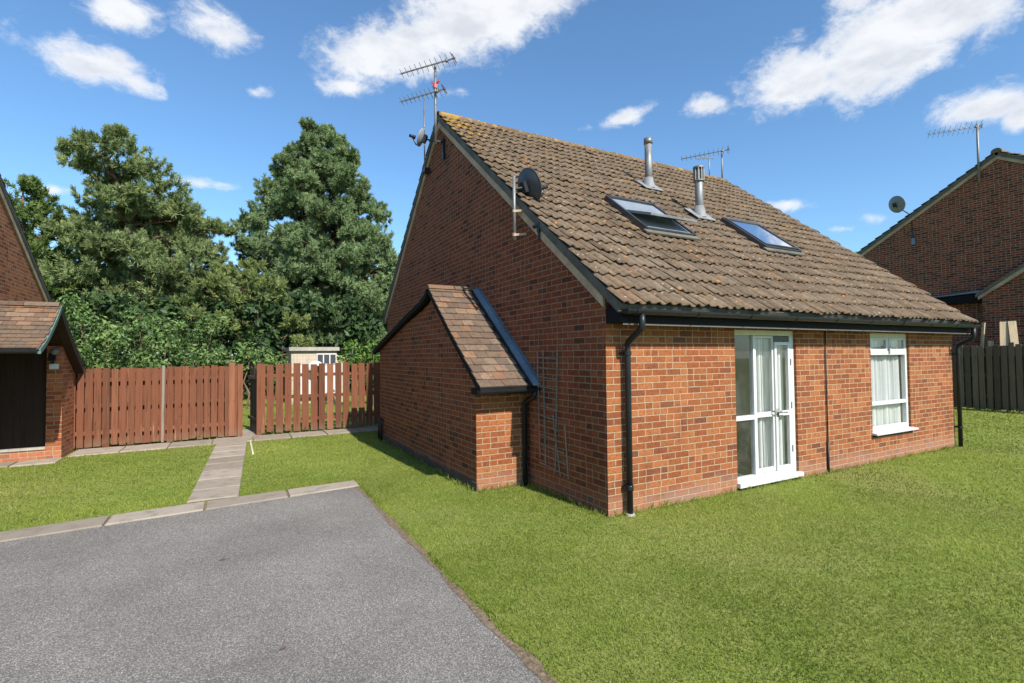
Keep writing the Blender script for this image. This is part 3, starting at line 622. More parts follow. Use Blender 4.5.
# --- vent pipes
def ventpipe(x, y, h, r, kind):
    b = roofpt(x, y, .03); mb = MB(); mb.tube([b-Vector((0, 0, .1)), b+Vector((0, 0, h))], r, 20)
    o = mb.build('vent_pipe', 'steel', house, True)
    mb = MB(); mb.lathe([(r+.055, -.02), (r+.05, .0), (r+.012, .20), (r+.006, .20)], b, n=20); mb.build('pipe_collar', 'lead', o, True)
    c = b+RN*.045+RD*.02; mb = MB(); mb.obox(c, ((1, 0, 0), RD, RN), (.24, .21, .006)); mb.build('pipe_flashing', 'lead', o)
    t = b+Vector((0, 0, h))
    if kind == 0:
        mb = MB(); mb.lathe([(r+.002, -.10), (r+.014, -.10), (r+.014, .01), (0, .012)], t, n=20); mb.build('pipe_cap', 'alu', o, True)
    else:
        mb = MB(); mb.lathe([(r, -.02), (r+.028, -.02), (r+.028, .0), (r*.8, .0)], t-Vector((0, 0, .22)), n=20); mb.lathe([(r*.8, 0), (r+.03, 0), (r+.03, .03), (0, .035)], t, n=20)
        for k in range(10):
            an = k*2*math.pi/10; mb.tube([t+Vector((math.cos(an)*(r+.018), math.sin(an)*(r+.018), -.22)), t+Vector((math.cos(an)*(r+.018), math.sin(an)*(r+.018), .01))], .011, 6)
        mb.build('pipe_terminal', 'alu', o)
ventpipe(3.69, 3.13, .98, .072, 0)
ventpipe(3.97, 2.14, .90, .072, 1)
# --- side porch
PX = -.772
pw = MB(); pw.prism([(1.69, -.15), (6.60, -.15), (6.60, 1.88), (4.76, 2.33), (3.78, 2.52), (3.42, 2.62), (3.28, 2.72), (1.69, 1.50), (1.69, 1.33)], 'x', PX, -.002)
porch = pw.build('porch', 'shaded_brick', house); porch.data.materials.append(M['brick'])
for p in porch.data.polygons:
    if p.normal.y < -.9: p.material_index = 1  # front face gets the lit brick copy, other faces the shaded one
mb = MB(); k = 1.66
while k < 6.55:
    e = min(k+.45, 6.62); mb.box(PX-.018, PX-.001, k, e-.008, -.1, .105+rng.gauss(0, .006)); k += .45
mb.build('plinth', 'plinth', porch)
fp = [(1.36, 1.35), (2.3, 2.06), (3.29, 2.855)]
pr = plain_roof('porch_roof', 'plain_tile', porch, -.868, -.155, fp, .155, .175)
bp = [(6.84, 1.90), (5.9, 2.14), (4.76, 2.42), (3.95, 2.60), (3.62, 2.68), (3.42, 2.76), (3.29, 2.855)]
plain_roof('porch_back_roof', 'plain_tile', porch, -.868, -.005, bp, .155, .175)
mb = MB(); n = 2
for q in range(n):
    mb.prism([(3.29+.10*math.cos(a), 2.815+.07*math.sin(a)) for a in np.linspace(0, math.pi, 8)], 'x', -.87+q*.44, -.87+q*.44+.425)
mb.build('porch_ridge', 'plain_tile', pr)
mb = MB(); ly = lambda y, h: (y, 1.35+(y-1.36)*.78+h)
mb.prism([ly(1.34, .055), ly(3.20, .055), ly(3.20, .02), ly(1.34, .02)], 'x', -.115, -.002); mb.prism([ly(1.34, .085), ly(3.20, .085), ly(3.20, .055), ly(1.34, .055)], 'x', -.065, -.045); mb.prism([ly(1.34, .09), ly(3.20, .09), ly(3.20, .055), ly(1.34, .055)], 'x', -.014, -.003)
for k in range(5): mb.prism([ly(1.6+k*.38, .0605), ly(1.615+k*.38, .0605), ly(1.615+k*.38, .0555), ly(1.6+k*.38, .0555)], 'x', -.113, -.067)
mb.build('roof_flashing', 'bluelead', pr)
MB().prism([ly(1.38, .012), ly(3.38, .012), ly(3.38, -.04), ly(1.38, -.04)], 'x', -.154, -.116).build('gap_strip', 'black', pr)  # black strip stands in for the dark gap between tiles and lead
mb = MB(); o1 = [(p[0], p[1]-.016) for p in fp]; o2 = [(p[0]+.03, p[1]-.075) for p in reversed(fp)]; mb.prism(o1+o2, 'x', -.866, -.802)
o1 = [(p[0], p[1]-.016) for p in bp]; o2 = [(p[0]-.02, p[1]-.085) for p in reversed(bp)]; mb.prism(o1+o2, 'x', -.866, -.802); mb.build('porch_barge', 'fascia', porch)
MB().box(-.84, -.06, 1.45, 1.695, 1.255, 1.335).build('porch_fascia', 'fascia', porch)
pg = gutter(porch, -.87, .0, 1.395, 1.315, .05)
MB().tube([(-.06, 1.395, 1.27), (-.06, 1.395, 1.23), (-.065, 1.42, 1.20), (-.075, 1.60, 1.13), (-.075, 1.635, 1.10), (-.075, 1.635, .0)], .033, 14).build('porch_downpipe', 'black', pg, True)
mb = MB()
for yy in (6.50, 6.40, 6.30): mb.tube([(PX-.05, yy, -.02), (PX-.05, yy, .42-.1*(6.50-yy)), (PX-.0, yy, .46-.1*(6.50-yy))], .022, 10)
mb.build('waste_pipe', 'black', porch, True)

# ================================================================== THINGS ON THE GABLE
tr = thing('trellis', (-.02, 1.05, .25), 'grey trellis of thin bars fixed to the shaded gable wall', 'trellis')
vb = [((1.37, 1.80), (1.33, .42)), ((1.23, 1.82), (1.20, .34)), ((1.09, 1.82), (1.09, .29)), ((.90, 1.82), (.98, .28)), ((1.02, 1.0), (.87, .27)), ((.76, .90), (.70, .27))]
mb = MB()
for a, b in vb: mb.bar((-.028, *a), (-.028, *b), .011, .012)
mb.build('upright', 'trellis', tr); mb = MB()
for k in range(12):
    f = k/11; z = 1.70-f*1.36; ya = 1.36+(1.30-1.36)*f; yb2 = .92-.02*f if z > .95 else .92-.22*(.95-z)/.6
    mb.bar((-.042, ya+.02, z+.02), (-.042, yb2-.02, z-.03*f), .009, .010)
mb.build('cross_bar', 'trellis', tr)
def dish(name, c, face, r, m, label, mount, pole=None):
    c = Vector(c); f = Vector(face).normalized(); root = thing(name, mount if not pole else pole[0], label, 'satellite dish')
    D = r*.24; n = 10; pf = [(r*i/n, D*(i/n)**2) for i in range(n+1)]; mb = MB()
    mb.lathe(pf+[(r+.008, D+.002), (r+.008, D-.012)]+[(r*i/n, D*(i/n)**2-.012) for i in range(n, -1, -1)], c-f*D*.5, f, 36); mb.build('reflector', m, root, True)
    dn = Vector((0, 0, -1)); dn = (dn-f*dn.dot(f)).normalized(); sd = f.cross(dn)
    e = c+f*(r*1.25)+dn*(r*.22)
    mb = MB(); mb.tube([c+dn*r*1.0-f*.01, c+dn*r*.95+f*r*.35, e-f*.02], .012, 8); mb.build('feed_arm', 'black', root)
    mb = MB(); mb.tube([e+f*.03, e-f*.05], .03, 12); mb.tube([e-f*.05, e-f*.09], .038, 12); mb.build('feed_horn', 'black', root, True)
    mt = Vector(mount); k = c-f*(D*.5+.02); mb = MB(); mb.obox(k-f*.03, (f, dn, sd), (.03, .075, .05)); mb.tube([k-f*.05, mt], .017, 8); mb.build('bracket', 'black', root)
    if pole:
        mb = MB(); mb.tube(pole, .021, 12); mb.build('mast', 'steel', root, True)
    return root
DF = Vector((math.sin(math.radians(84)), math.cos(math.radians(84)), .36))
dA = dish('satellite_dish', (.10, 1.77, 4.13), DF, .245, 'dishdark', 'charcoal satellite dish on a short steel pole at the near roof edge', (-.13, 1.77, 4.06), [(-.13, 1.77, 3.34), (-.13, 1.77, 4.24)])
for z in (3.42, 3.75): mb = MB(); mb.bar((-.13, 1.77, z), (-.001, 1.66, z), .03, .03); mb.tube([(-.13, 1.77, z-.02), (-.13, 1.77, z+.02)], .03, 12); mb.build('wall_bracket', 'barge', dA)
mb = MB(); mb.box(-.06, -.001, 1.24, 1.30, 3.36, 3.48); mb.tube([(-.04, 1.27, 3.37), (-.04, 1.27, 3.26)], .018, 8); mb.tube([(-.04, 1.27, 3.44), (-.04, 1.40, 3.46)], .025, 8); tag(mb.build('junction_box', 'black'), 'small black junction box on the gable wall under the roof edge', 'junction box')
def yagi(root, a, b, nel, mast, el=.16, refl=False):
    a, b = Vector(a), Vector(b); d = (b-a).normalized(); sd = d.cross(Vector((0, 0, 1))).normalized(); up = sd.cross(d).normalized()
    bm = MB(); bm.bar(a, b, .020, .020); o = bm.build('boom', 'alu', root)
    for i in range(nel):
        mb = MB(); t = i/(nel-1); p = a+(b-a)*(.02+.94*t); L = el*(.8+.35*t)*.78
        for v in (sd*.8+up*.62, sd*.8-up*.62): mb.tube([p-v*L, p+v*L], .0055, 5)
        mb.build('element', 'alu', o)
    mb = MB(); p = b-d*.02
    for s in (1, -1): mb.bar(p+sd*.09*s+up*.04*s, p-sd*.03*s, .014, .014); mb.bar(p+up*.12*s, p, .012, .012)
    mb.tube([p-d*.16+up*.02, p-d*.16-up*.03+sd*.02], .03, 8); mb.build('reflector', 'alu', o)
    return o
ae = thing('television_aerial', (-.18, 4.72, 5.4), 'tall twin aerial with two toothed booms on a mast at the gable peak', 'aerial')
mb = MB(); mb.tube([(-.18, 4.72, 5.78), (-.18, 4.72, 7.34)], .024, 12); mb.build('mast', 'steel', ae, True)
mb = MB(); mb.bar((-.19, 4.72, 5.85), (-.001, 4.72, 5.85), .03, .035); mb.box(-.05, -.001, 4.67, 4.72, 5.52, 5.90); mb.build('wall_bracket', 'black', ae)
yagi(ae, (-.68, 5.30, 7.30), (.06, 4.31, 7.30), 11, None, .14)
yagi(ae, (-.66, 5.37, 6.78), (-.06, 4.50, 6.78), 11, None, .13)
mb = MB(); mb.box(-.21, -.15, 4.68, 4.76, 6.86, 6.93); mb.bar((-.18, 4.72, 6.93), (-.13, 4.65, 6.99), .03, .03); mb.bar((-.18, 4.72, 6.93), (-.23, 4.79, 6.99), .03, .03); mb.build('clamp', 'red', ae)
dB = dish('satellite_dish', (-.30, 5.18, 6.06), (-.75, .45, .35), .17, 'dishgrey', 'small pale grey dish seen edge on beside the tall aerial mast', (-.18, 4.76, 5.86))
rod = thing('aerial_pole', (-.12, 5.52, 5.5), 'thin pale pole clamped to the far side of the gable peak', 'pole')
mb = MB(); mb.tube([(-.12, 5.52, 5.45), (-.13, 5.52, 7.0)], .014, 8); mb.build('rod', 'alu', rod, True)
mb = MB(); mb.box(-.16, -.03, 5.46, 5.58, 5.50, 5.60); mb.build('clamp', 'black', rod)
a2 = thing('television_aerial', (8.19, AY, 6.5), 'single boom aerial on the house ridge right of the slotted vent pipe', 'aerial')
MB().tube([(8.19, AY, 6.45), (8.19, AY, 7.31)], .02, 10).build('mast', 'steel', a2, True); yagi(a2, (7.50, 5.76, 7.24), (8.25, 4.75, 7.29), 11, None, .13)
a3 = thing('television_aerial', (7.68, AY, 6.5), 'shorter thin aerial mast with a small crossbar on the house ridge', 'aerial')
MB().tube([(7.68, AY, 6.45), (7.68, AY, 7.04)], .016, 10).build('mast', 'steel', a3, True)
mb = MB(); mb.bar((7.42, AY+.2, 7.02), (7.80, AY-.1, 7.02), .02, .02)
for k in range(4): p = Vector((7.46+.09*k, AY+.17-.07*k, 7.02)); mb.tube([p-Vector((.02, .04, .06)), p+Vector((.02, .04, .06))], .006, 5)
mb.build('crossbar', 'alu', a3)
# ================================================================== LEFT NEIGHBOUR
lh = thing('neighbour_house', (-11, 8, 0), 'red brick house at the left edge with a dark boarded door under a tiled canopy', 'house')
LX = -7.55
def lz(y): return 5.19-.634*(y-9.12)-.05
gpl = [(2.6, -.1), (12.4, -.1), (12.4, lz(12.4)-.1), (7.4, lz(7.4)-.1), (2.6, 3.2)]
MB().prism(gpl, 'x', LX-.28, LX).build('gable_wall', 'left_brick', lh)
MB().box(-15.5, LX-.28, 2.6, 2.88, -.1, 3.2).build('front_wall', 'left_brick', lh); MB().box(-15.5, LX-.28, 12.12, 12.4, -.1, 2.9).build('back_wall', 'left_brick', lh); MB().prism(gpl, 'x', -15.8, -15.5).build('gable_wall', 'left_brick', lh)
rl = rolled_roof('roof', 'tile', lh, -15.9, LX+.06, 12.75, lz(12.75)+.06, 7.4, lz(7.4)+.06)
rolled_roof('front_roof', 'tile', lh, -15.9, LX+.06, 2.2, 3.0, 7.4, lz(7.4)+.06)
mb = MB(); mb.prism([(7.4, lz(7.4)-.02), (12.7, lz(12.7)-.02), (12.7, lz(12.7)-.20), (7.4, lz(7.4)-.20)], 'x', LX+.001, LX+.035); mb.build('barge_board', 'barge', lh)
mb = MB(); mb.prism([(7.4, lz(7.4)+.045), (12.7, lz(12.7)+.045), (12.7, lz(12.7)-.018), (7.4, lz(7.4)-.018)], 'x', LX+.001, LX+.055); mb.build('verge', 'verge', rl)
# entrance canopy and pier
cpf = [(5.72, 1.93), (5.95, 2.03), (6.2, 2.19), (6.5, 2.42), (6.79, 2.68)]
mb = MB(); mb.prism([(7.50, -.1), (8.36, -.1), (8.36, 1.56), (7.50, 2.02)], 'x', -6.42, -6.205); pier = mb.build('pier', 'left_brick', lh)
MB().box(-9.6, -6.421, 7.50, 7.75, -.1, .185).build('door_step', 'left_brick', lh); MB().box(-9.6, -6.421, 7.48, 7.76, .186, .225).build('step_cap', 'conc', lh)
mb = MB(); x = -9.6
while x < -6.43: mb.box(x, min(x+.128, -6.423), 7.60, 7.64, .226, 2.06); x += .130
mb.build('boarded_door', 'darkdoor', lh)
MB().box(-9.6, -6.42, 7.645, 7.66, .2, 2.1).build('door_backing', 'darkdoor', lh)
MB().box(-9.6, -6.21, 7.52, 7.70, 2.065, 2.20).build('lintel', 'darkdoor', lh)
cr = plain_roof('canopy_roof', 'plain_tile', lh, -7.54, -6.075, cpf, .125, .17, .015, .04)
cb = [(8.50, 1.54), (7.6, 2.10), (6.79, 2.68)]
plain_roof('canopy_back_roof', 'plain_tile', lh, -7.54, -6.075, cb, .14, .17, .015, .04)
plain_roof('canopy_roof', 'plain_tile', lh, -9.6, -7.54, cpf, .125, .17, .015, .04)
mb = MB(); x = -9.6
while x < -6.1: mb.prism([(6.79+.10*math.cos(a), 2.645+.075*math.sin(a)) for a in np.linspace(0, math.pi, 8)], 'x', x, min(x+.435, -6.07)); x += .44
mb.build('canopy_ridge', 'plain_tile', cr)
def offs(P, d, sl=0): return [(p[0]+sl, p[1]-d) for p in P]
M['greenboard'] = plain('green_grey_painted_board', (.10, .17, .15), .55, 0, .2, 18)
mb = MB(); mb.prism(offs(cpf, .012)+list(reversed(offs(cpf, .085, .02))), 'x', -6.115, -6.062); mb.build('canopy_barge', 'greenboard', lh)
mb = MB(); mb.prism(offs(cb, .012)+list(reversed(offs(cb, .14, -.06))), 'x', -6.205, -6.066); mb.build('canopy_barge', 'darkdoor', lh)
mb = MB(); mb.prism([(5.80, 1.90), (6.79, 2.58), (8.3, 1.55), (8.3, 1.52), (7.5, 2.0), (6.79, 2.50), (5.83, 1.86)], 'x', -9.6, -6.21); mb.build('canopy_soffit', 'darkdoor', lh)
gutter(lh, -9.6, -6.10, 5.70, 1.90, .05)
lamp = thing('floodlight', (-6.31, 7.42, 1.9), 'small dark floodlight with a pale lens on the brick pier beside the boarded door', 'floodlight')
mb = MB(); mb.obox((-6.33, 7.42, 1.80), ((1, 0, 0), (0, 1, -.5), (0, .5, 1)), (.05, .02, .07)); mb.tube([(-6.33, 7.50, 1.74), (-6.33, 7.42, 1.70)], .02, 8); mb.build('housing', 'black', lamp)
mb = MB(); mb.lathe([(0, -.055), (.05, -.04), (.065, 0), (.05, .04), (0, .055)], (-6.30, 7.43, 1.90), (0, -1, .3), 16); mb.build('lens', 'steel', lamp, True)
mb = MB(); mb.box(-6.38, -6.25, 7.455, 7.498, 1.59, 1.685); tag(mb.build('meter_box', 'white', bevel=.008), 'small white wall box on the brick pier under the floodlight', 'wall box')

# ================================================================== RIGHT NEIGHBOUR
rh = thing('neighbour_house', (22, 2, 0), 'dark red brick house behind the black fence at the right edge', 'house')
RX = 18.0; rA = (2.30, 8.16); sl = .596
def rzz(y): return rA[1]-sl*abs(y-rA[0])
gpr = [(-2.2, -.1), (6.3, -.1), (6.3, rzz(6.3)-.12), (rA[0], rA[1]-.12), (-2.2, rzz(-2.2)-.12)]
MB().prism(gpr, 'x', RX, RX+.28).build('gable_wall', 'far_brick', rh); MB().prism(gpr, 'x', RX+8, RX+8.28).build('gable_wall', 'far_brick', rh)
MB().box(RX+.28, RX+8, 6.02, 6.3, -.1, 5.5).build('back_wall', 'far_brick', rh); MB().box(RX+.28, RX+8, -2.2, -1.92, -.1, 5.2).build('front_wall', 'far_brick', rh)
rr = rolled_roof('roof', 'tile', rh, RX-.08, RX+8.4, 6.62, rzz(6.62), *rA); rolled_roof('front_roof', 'tile', rh, RX-.08, RX+8.4, -2.6, rzz(-2.6), *rA)
mb = MB()
for s, ye in ((1, 6.5), (-1, -2.5)): mb.prism([rA[:1]+(rA[1]-.03,), (ye, rzz(ye)-.03), (ye, rzz(ye)-.24), (rA[0], rA[1]-.24)], 'x', RX-.04, RX-.001)
mb.build('barge_board', 'barge', rh)
mb = MB(); x = RX-.09
while x < RX+8: mb.prism([(rA[0]+.14*math.cos(a), rA[1]-.01+.12*math.sin(a)) for a in np.linspace(-.2, math.pi+.2, 9)], 'x', x, x+.43); x += .44
mb.build('ridge_tiles', 'tile', rr)
MB().box(RX+.0, RX+.9, 6.3, 6.6, 5.38, 5.56).build('eave_box', 'fascia', rh)
# lower wing in front of the gable
WX = 17.72
def wz(y): return 4.18-.62*abs(y-1.78)*.9
mb = MB(); mb.prism([(-1.2, -.1), (2.72, -.1), (2.72, 3.50), (1.60, 4.24), (-1.2, 2.9)], 'x', WX, RX-.001); wg = mb.build('side_wing', 'far_brick', rh)
mb = MB(); mb.prism([(2.86, 3.50), (2.86, 3.60), (1.45, 4.58), (-1.3, 3.2), (-1.3, 3.1), (1.45, 4.46)], 'x', WX-.08, RX-.002); mb.build('wing_roof', 'tile', wg)
mb = MB(); mb.prism([(2.80, 3.42), (2.80, 3.52), (1.45, 4.47), (1.45, 4.33)], 'x', WX-.07, WX-.001); mb.build('wing_barge', 'barge', wg)
MB().box(WX+.02, RX-.002, 2.74, 4.22, 3.36, 3.60).build('wing_eave_box', 'fascia', wg); MB().prism([(2.70, 3.66), (4.24, 3.605), (4.24, 3.63), (2.70, 3.72)], 'x', WX-.02, RX-.002).build('wing_lead', 'bluelead', wg)
dC = dish('satellite_dish', (17.62, 5.0, 7.12), (math.sin(1.85), math.cos(1.85), .30), .30, 'dishmid', 'grey satellite dish on the roof edge of the dark brick house', (17.95, 4.72, 6.72))
mb = MB(); mb.tube([(17.97, 4.70, 6.7), (17.98, 4.68, 6.2), (17.97, 4.66, 5.75)], .012, 6); mb.build('cable', 'rubber', dC); mb = MB(); mb.box(17.92, 17.999, 4.60, 4.70, 5.62, 5.85); tag(mb.build('junction_box', 'bluelead'), 'small blue grey box on the dark brick gable below its dish', 'junction box')
a4 = thing('television_aerial', (17.9, 2.74, 7.3), 'toothed aerial on a tall pale pole at the peak of the dark brick house', 'aerial')
mb = MB(); mb.tube([(17.9, 2.74, 7.28), (17.9, 2.74, 9.22)], .035, 10); mb.bar((17.9, 2.74, 7.5), (17.999, 2.74, 7.5), .04, .04); mb.build('mast', 'steel', a4, True)
yagi(a4, (17.05, 3.75, 9.10), (17.98, 2.63, 9.14), 11, None, .26)

# ================================================================== FENCES
def boards(mb, a, b, pitch, wd, z0, z1, th=.02, ofs=0.0, zj=.012, skip=0, jit=.15):
    a, b = Vector(a), Vector(b); d = b-a; L = d.length; d.normalize(); n = Vector((-d.y, d.x, 0)); k = 0; s = wd/2
    while s < L-wd/2+.01:
        c = a+d*(s+rng.uniform(-jit, jit)*pitch*.2)+n*(ofs+rng.gauss(0, .002)); t = z1+rng.gauss(0, zj); bt = z0+rng.gauss(0, .012); tl = rng.gauss(0, .006)
        w2 = wd*rng.uniform(.92, 1.06)/2; e = []
        for z, o in ((bt, 0), (t, tl)):
            for i, j in ((-1, -1), (1, -1), (1, 1), (-1, 1)): e.append(tuple(c+d*(w2*i+o)+n*(th/2*j))[:2]+(z,))
        e[6] = e[6][:2]+(e[6][2]-.004,)
        mb.add(e, [(3, 2, 1, 0), (4, 5, 6, 7), (0, 1, 5, 4), (1, 2, 6, 5), (2, 3, 7, 6), (3, 0, 4, 7)]); s += pitch; k += 1
    return mb
def fence(name, label, a, b, pitch, wd, z1, m, posts, behind=True, front=1, z0=.05, group=None, rails=(.32, .85, 1.35), skip_first=0):
    a, b = Vector(a), Vector(b); d = (b-a).normalized(); n = Vector((-d.y, d.x, 0)); root = thing(name, tuple((a+b)/2), label, 'fence', group)
    boards(MB(), a+d*skip_first, b, pitch, wd, z0, z1, ofs=-.035*front).build('board_panel', m, root)
    if behind: boards(MB(), a+d*(pitch*.5), b, pitch, wd, z0, z1-.03, ofs=.095*front).build('back_board_panel', m, root)
    for z in rails:
        mb = MB(); mb.bar(a+Vector((0, 0, z))+n*.004*front, b+Vector((0, 0, z))+n*.004*front, .05, .075); mb.build('rail', m, root)
    for s in posts:
        p = a+d*s+n*.10*front; mb = MB(); mb.box(p.x-.045, p.x+.045, p.y-.045, p.y+.045, -.2, z1-.05); mb.build('post', m, root)
    return root
f1 = fence('fence', 'closely boarded red brown fence between the left house and the gate', (-6.30, 8.335, 0), (-3.36, 8.52, 0),   .131, .109, 1.585, 'fence', (.05, 1.5), skip_first=.0)
mb = MB(); mb.bar((-4.80, 8.362, .04), (-4.79, 8.362, 1.62), .045, .024, (0, 1, 0)); mb.build('board', 'greyboard', f1, label='single silver grey board in the red brown fence')
mb = MB(); mb.box(-3.44, -3.34, 8.46, 8.54, .0, 1.62); mb.build('gate_post', 'fence', f1)
mb = MB(); mb.box(-3.60, -3.50, 8.455, 8.475, .05, 1.66); mb.build('board', 'fence', f1, label='taller end board beside the gate')
f2 = fence('fence', 'gappy red brown picket fence between the gate and the orange house', (-3.04, 8.56, 0), (.35, 8.52, 0), .186, .148, 1.61, 'fence', (1.3, 3.2), behind=False)
mb = MB(); mb.box(-3.06, -2.95, 8.50, 8.60, .0, 1.63); mb.build('gate_post', 'fence', f2)
gt = thing('gate', (-3.05, 8.64, 0), 'tall boarded gate standing open inward in the red brown fence', 'gate')
boards(MB(), (-3.03, 8.66, 0), (-3.17, 9.5, 0), .135, .10, .06, 1.55, ofs=0).build('board_panel', 'blackfence', gt)
for z in (.35, 1.3): mb = MB(); mb.bar((-3.06, 8.66, z), (-3.20, 9.5, z), .03, .07); mb.build('rail', 'blackfence', gt)
f3 = thing('fence', (15.85, 1, 0), 'black brown close boarded fence at the right behind the lawn', 'fence')
boards(MB(), (15.8, -7, 0), (15.8, 8.5, 0), .165, .128, .06, 1.93, ofs=.0, zj=.035).build('board_panel', 'blackfence', f3); boards(MB(), (15.86, -7.08, 0), (15.90, 8.5, 0), .165, .128, .06, 1.90, ofs=.0, zj=.03).build('back_board_panel', 'blackfence', f3)
for z in (.4, 1.0, 1.6): MB().box(15.815, 15.85, -7, 8.5, z, z+.08).build('rail', 'blackfence', f3)
def plank(a, b, wd, th, label, up=(1, .2, 0)):
    mb = MB(); mb.bar(a, b, wd, th, up); tag(mb.build('plank', 'paleboard'), label, 'plank', 'planks behind the black fence')
plank((16.05, 2.36, 0), (16.16, 2.18, 2.60), .09, .03, 'narrow pale plank leaning behind the black fence nearest the orange house', (1, -.6, 0))
plank((16.05, 1.72, 0), (16.18, 1.72, 2.60), .22, .03, 'wide pale plank leaning behind the black fence with its top tapered', (.8, .6, 0))
plank((16.12, 1.38, 0), (16.25, 1.58, 2.61), .18, .03, 'pale plank leaning behind the black fence, rightmost of the tall ones', (.8, .6, 0))
plank((16.08, 2.0, 0), (16.12, 2.02, 2.05), .12, .03, 'short pale plank end just showing over the black fence', (.8, .6, 0))
MB_es = MB().box(-3.225, -3.195, 6.1, 7.75, -.02, .026); tag(MB_es.build('edging_strip', 'cream'), 'thin white edging strip beside the path near the gate', 'edging strip')

# ================================================================== SHED
sh = thing('garden_shed', (-.8, 17.4, 0), 'cream boarded garden shed behind the red brown fence', 'shed')
mb = MB(); z = .0
while z < 1.98: mb.box(-1.60, .06, 16.5+rng.gauss(0, .003), 18.4, z, z+.128); z += .13
mb.build('wall', 'shed', sh)
mb = MB(); mb.prism([(16.36, 2.02), (18.5, 2.02), (18.5, 2.12), (16.36, 2.16)], 'x', -1.68, .13); mb.build('roof', 'conc', sh)
w_ = MB(); w_.box(-.70, .03, 16.47, 16.495, 1.48, 1.92); wn = w_.build('window', 'white', sh)
for k in range(3): MB().box(-.66+k*.235, -.47+k*.235, 16.455, 16.468, 1.53, 1.87).build('window_pane', 'dishdark', wn)
MB().prism([(.062, 1.80), (.55, 1.62), (.55, .0), (.062, .0)], 'y', 16.6, 18.0).build('lean_to', 'shed', sh); MB().prism([(.062, 1.86), (.60, 1.66), (.60, 1.62), (.062, 1.81)], 'y', 16.5, 18.1).build('lean_to_roof', 'paleboard', sh)
mb = MB(); mb.box(-1.45, .0, 16.2, 16.24, .35, 1.45); pnl = tag(mb.build('screen_panel', 'white', bevel=.01), 'low white panel standing in front of the cream shed', 'panel')
mb = MB(); mb.lathe([(0, .22), (.16, .19), (.27, .10), (.32, 0), (.32, -.1)], (-.80, 16.05, 1.42), (0, -.15, 1), 24); tag(mb.build('white_cover', 'white', None, True), 'rounded white cover rising above the fence in front of the shed', 'cover')

# ================================================================== TREES
def tufts(C0, D, K, L, wd, spread=.75):
    # fans of needle blades: centres C0, directions D
    n = len(C0); d = np.repeat(D, K, 0)+nr.normal(0, spread, (n*K, 3)); d /= np.linalg.norm(d, axis=1, keepdims=True)
    c = np.repeat(C0, K, 0)+d*.02; s = np.cross(d, nr.normal(0, 1, (n*K, 3))); s /= np.linalg.norm(s, axis=1, keepdims=True)
    l = L*nr.uniform(.6, 1.15, (n*K, 1)); V = np.stack([c-s*wd/2, c+s*wd/2, c+d*l+s*wd*.18, c+d*l-s*wd*.18], 1).reshape(-1, 3)
    return V, np.arange(n*K*4).reshape(-1, 4), np.clip(np.repeat(nr.uniform(0, 1, n), K)*.75+nr.uniform(0, .25, n*K), 0, 1)
def clump_points(cl, per, flat=.75, shell=.55):
    P = []; D = []
    for (x, y, z, r) in cl:
        n = max(6, int(per*r*r)); v = nr.normal(0, 1, (n, 3)); v /= np.linalg.norm(v, axis=1, keepdims=True)
        rad = r*(shell+(1.08-shell)*nr.random((n, 1))**.7)*(1+.22*np.sin(v[:, :1]*5+x)*np.sin(v[:, 2:]*4+y)); q = v*rad; q[:, 2] *= flat
        P.append(q+(x, y, z)); D.append(v*(1, 1, .7)+(0, 0, .55))
    P = np.concatenate(P); D = np.concatenate(D); D /= np.linalg.norm(D, axis=1, keepdims=True); return P, D
def twig_points(cl, per, rise=.35):
    # upswept twigs carrying a row of needle tufts, so that the crown ends in fingers
    P = []; D = []
    for (x, y, z, r) in cl:
        n = max(5, int(per*r*r/8)); v = nr.normal(0, 1, (n, 3)); v[:, 2] = v[:, 2]*.75+.18; v /= np.linalg.norm(v, axis=1, keepdims=True); ln = r*nr.uniform(.75, 1.2, (n, 1))
        for t in (.36, .48, .60, .71, .82, .92, 1.01, 1.09):
            q = v*ln*t; q[:, 2] += rise*r*t*t; P.append(q+(x, y, z)+nr.normal(0, .02, (n, 3))); D.append(v+(0, 0, rise*2.2*t))
    P = np.concatenate(P); D = np.concatenate(D); D /= np.linalg.norm(D, axis=1, keepdims=True); return P, D
def limb(mb, a, b, r0, r1, sag=.3):
    a, b = Vector(a), Vector(b); pts = [a+(b-a)*t+Vector((0, 0, -sag*math.sin(math.pi*t)))+Vector((rng.gauss(0, .05), rng.gauss(0, .05), rng.gauss(0, .04)))*(0 < t < 1) for t in (0, .25, .5, .75, 1)]
    mb.tube(pts, [r0+(r1-r0)*t for t in (0, .25, .5, .75, 1)], 6, False)
def conifer(name, label, cat, trunk, tr0, cl, m, per=260, K=11, L=.18, wd=.034, flat=.75, sub=True, spread=.55, group=None):
    root = thing(name, trunk[0], label, cat, group); mb = MB()
    tp = [Vector(p) for p in trunk]; fine = []
    for i in range(len(tp)-1):
        for k in range(4): fine.append(tp[i]+(tp[i+1]-tp[i])*(k/4))
    fine.append(tp[-1]); mb.tube(fine, [tr0*(1-.9*i/(len(fine)-1)) for i in range(len(fine))], 10)
    full = []
    for (x, y, z, r) in cl:
        full.append((x, y, z, r*.62))
        for _ in range(5 if sub else 0):
            a = rng.uniform(0, 6.283); b = rng.uniform(-.5, .7); full.append((x+r*.62*math.cos(a), y+r*.62*math.sin(a), z+r*.45*b, r*rng.uniform(.36, .55)))
        q = min(fine, key=lambda p: abs(p.z-(z-.5))+.2*(p-Vector((x, y, z))).length); limb(mb, q, (x, y, z), .055 if r > .5 else .035, .015)
    mb.build('trunk', 'trunk', root, True)
    P, D = twig_points(full, per); V, F, R = tufts(P, D, K, L, wd, spread); npmesh('crown', V, F, R, m, root); return root
